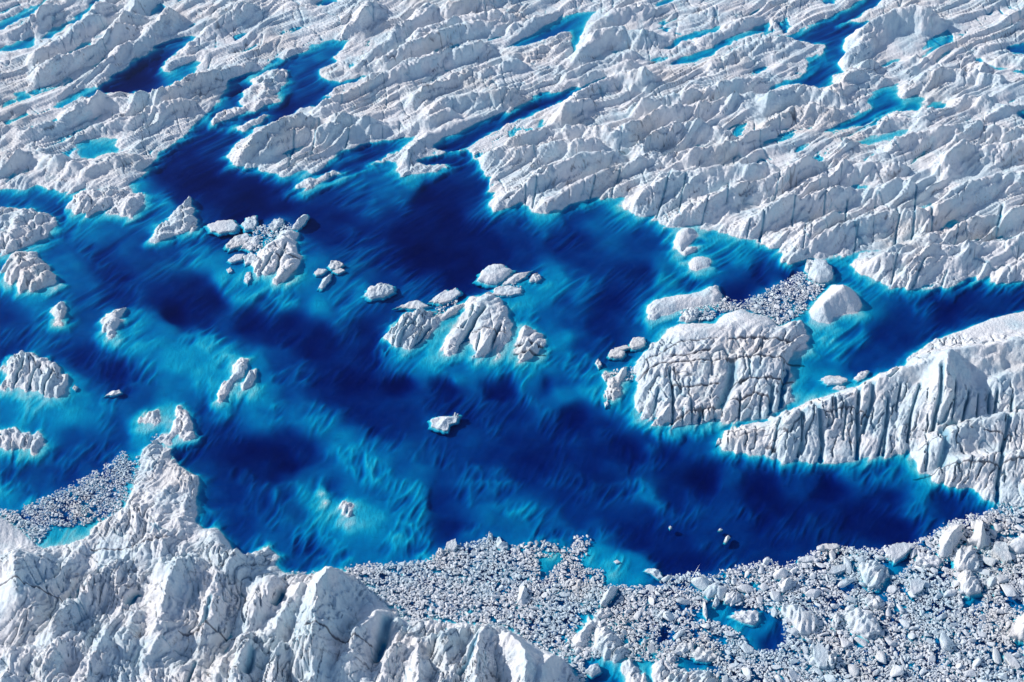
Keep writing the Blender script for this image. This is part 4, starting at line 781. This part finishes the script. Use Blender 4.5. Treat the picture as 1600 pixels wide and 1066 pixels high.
ORD = ['nearest', 'second nearest', 'third nearest', 'fourth nearest', 'fifth nearest', 'sixth nearest', 'seventh nearest', 'eighth nearest', 'ninth nearest', 'tenth nearest']
ORD2 = ['eleventh nearest', 'twelfth nearest', 'thirteenth nearest', 'fourteenth nearest', 'fifteenth nearest', 'sixteenth nearest']
tmp = []
for k, t_ in enumerate(single):
    ds = [math.hypot(t_[3] - m_[0], t_[4] - m_[1]) for m_ in marks]; i = int(np.argmin(ds)); w_ = int(round(math.atan2(t_[4] - marks[i][1], t_[3] - marks[i][0]) / (math.pi / 4))) % 8
    tmp.append((marks[i][2], WAY[w_], ds[i], k))
block_label = {}; seen = {}
for nm, wy_, d_, k in sorted(tmp):
    c_ = seen.get((nm, wy_), 0); seen[(nm, wy_)] = c_ + 1
    block_label[k] = 'ice block, ' + (ORD[c_] if c_ < 10 else ORD2[c_ - 10]) + ' ' + wy_ + ' the ' + nm
big_me = [raw_mesh('ice_block', co, fa, M_FLOE, False) for co, fa in BIG]
for k, (x, y, r_, px, py) in enumerate(single):
    me = big_me[k % len(big_me)]
    lab, grp = block_label[k], ('ice blocks in the left triangular brash' if px < 240 else 'ice blocks in the raft and island brash' if py < 520 else 'ice blocks in the shore brash')
    o = link('ice_block', me, label=lab, category='ice block', group=grp)
    o.location = (float(x), float(y), float(r_ * rng.uniform(.0, .3))); el = rng.uniform(.85, 1.3); o.scale = (r_ * 1.15 * el, r_ * 1.2 / el ** .6, r_ * rng.uniform(.55, 1.0))
    o.rotation_euler = (rng.uniform(-.35, .35), rng.uniform(-.35, .35), rng.uniform(0, 6.28))
# the rest: fine brash, one mass
pts = list(rest)
BA = np.array([(a[0], a[1], a[2]) for a in big_l])
for z, args in [(BRASH[0], (2.0, .8, 1.6, 1.8, .97)), (BRASH[0], (1.55, .5, 1.0, 1.4, .95)), (BRASH[0], (1.15, .38, .62, 1.2, .95)), (BRASH[1], (1.05, .35, .6, 1.2, .95)), (BRASH[2], (1.1, .38, .62, 1.2, .9)), (BRASH[1], (1.5, .45, 1.15, 1.5, .95)), (BRASH[2], (1.5, .5, 1.15, 1.5, .93)), (BRASH[3], (1.6, .5, 1.2, 1.4, .9)),
                (BRASH[4], (1.6, .5, 1.2, 1.4, .9)), (BRASH[5], (1.5, .5, 1.2, 1.4, .9)), (BRASH[6], (1.5, .5, 1.2, 1.4, .9)), (BRASH[7], (1.2, .35, .8, 1.4, .95)), (BRASH[8], (1.3, .4, 1.0, 1.4, .9))]:
    a = np.array(scatter(z, *args, -.5))
    if len(a) == 0: continue
    okk = np.ones(len(a), bool)
    for i0 in range(0, len(a), 2000):
        c = a[i0:i0 + 2000]; dd = np.hypot(c[:, 0:1] - BA[None, :, 0], c[:, 1:2] - BA[None, :, 1]) - BA[None, :, 2] * .7; okk[i0:i0 + 2000] = dd.min(1) > 0
    gap = pn(a[:, 3] / 9, a[:, 4] / 7, 130) + .6 * pn(a[:, 3] / 22, a[:, 4] / 16, 131)      # small open patches between pieces
    okk &= gap < .40
    pts += [(x, y, r_) for x, y, r_ in a[okk, :3]]
vs_, fs_, base_i = [], [], 0
for k, (x, y, r_) in enumerate(pts):
    co, fa = SMALL[k % len(SMALL)]
    a, b, c = rng.uniform(-.45, .45), rng.uniform(-.45, .45), rng.uniform(0, 6.28)
    ca, sa, cb, sb, cc, sc_ = math.cos(a), math.sin(a), math.cos(b), math.sin(b), math.cos(c), math.sin(c)
    M = np.array([[cc, -sc_, 0], [sc_, cc, 0], [0, 0, 1]]) @ np.array([[cb, 0, sb], [0, 1, 0], [-sb, 0, cb]]) @ np.array([[1, 0, 0], [0, ca, -sa], [0, sa, ca]])
    vs_.append((co * np.array([1, 1, .62]) * r_ * 1.5) @ M.T + np.array([x, y, .06 + r_ * rng.uniform(-.05, .3)])); fs_.append(fa + base_i); base_i += len(co)
me = raw_mesh('brash_ice', np.vstack(vs_), np.vstack(fs_), M_FLOE, False)
link('brash_ice', me, kind='stuff', label='fine white brash ice packed along the lower shore and in rafts between the islands')
print('brash pieces', len(pts), 'blocks', len(single), 'terrain quads', len(QUADS), 'brash tris', len(me.polygons))
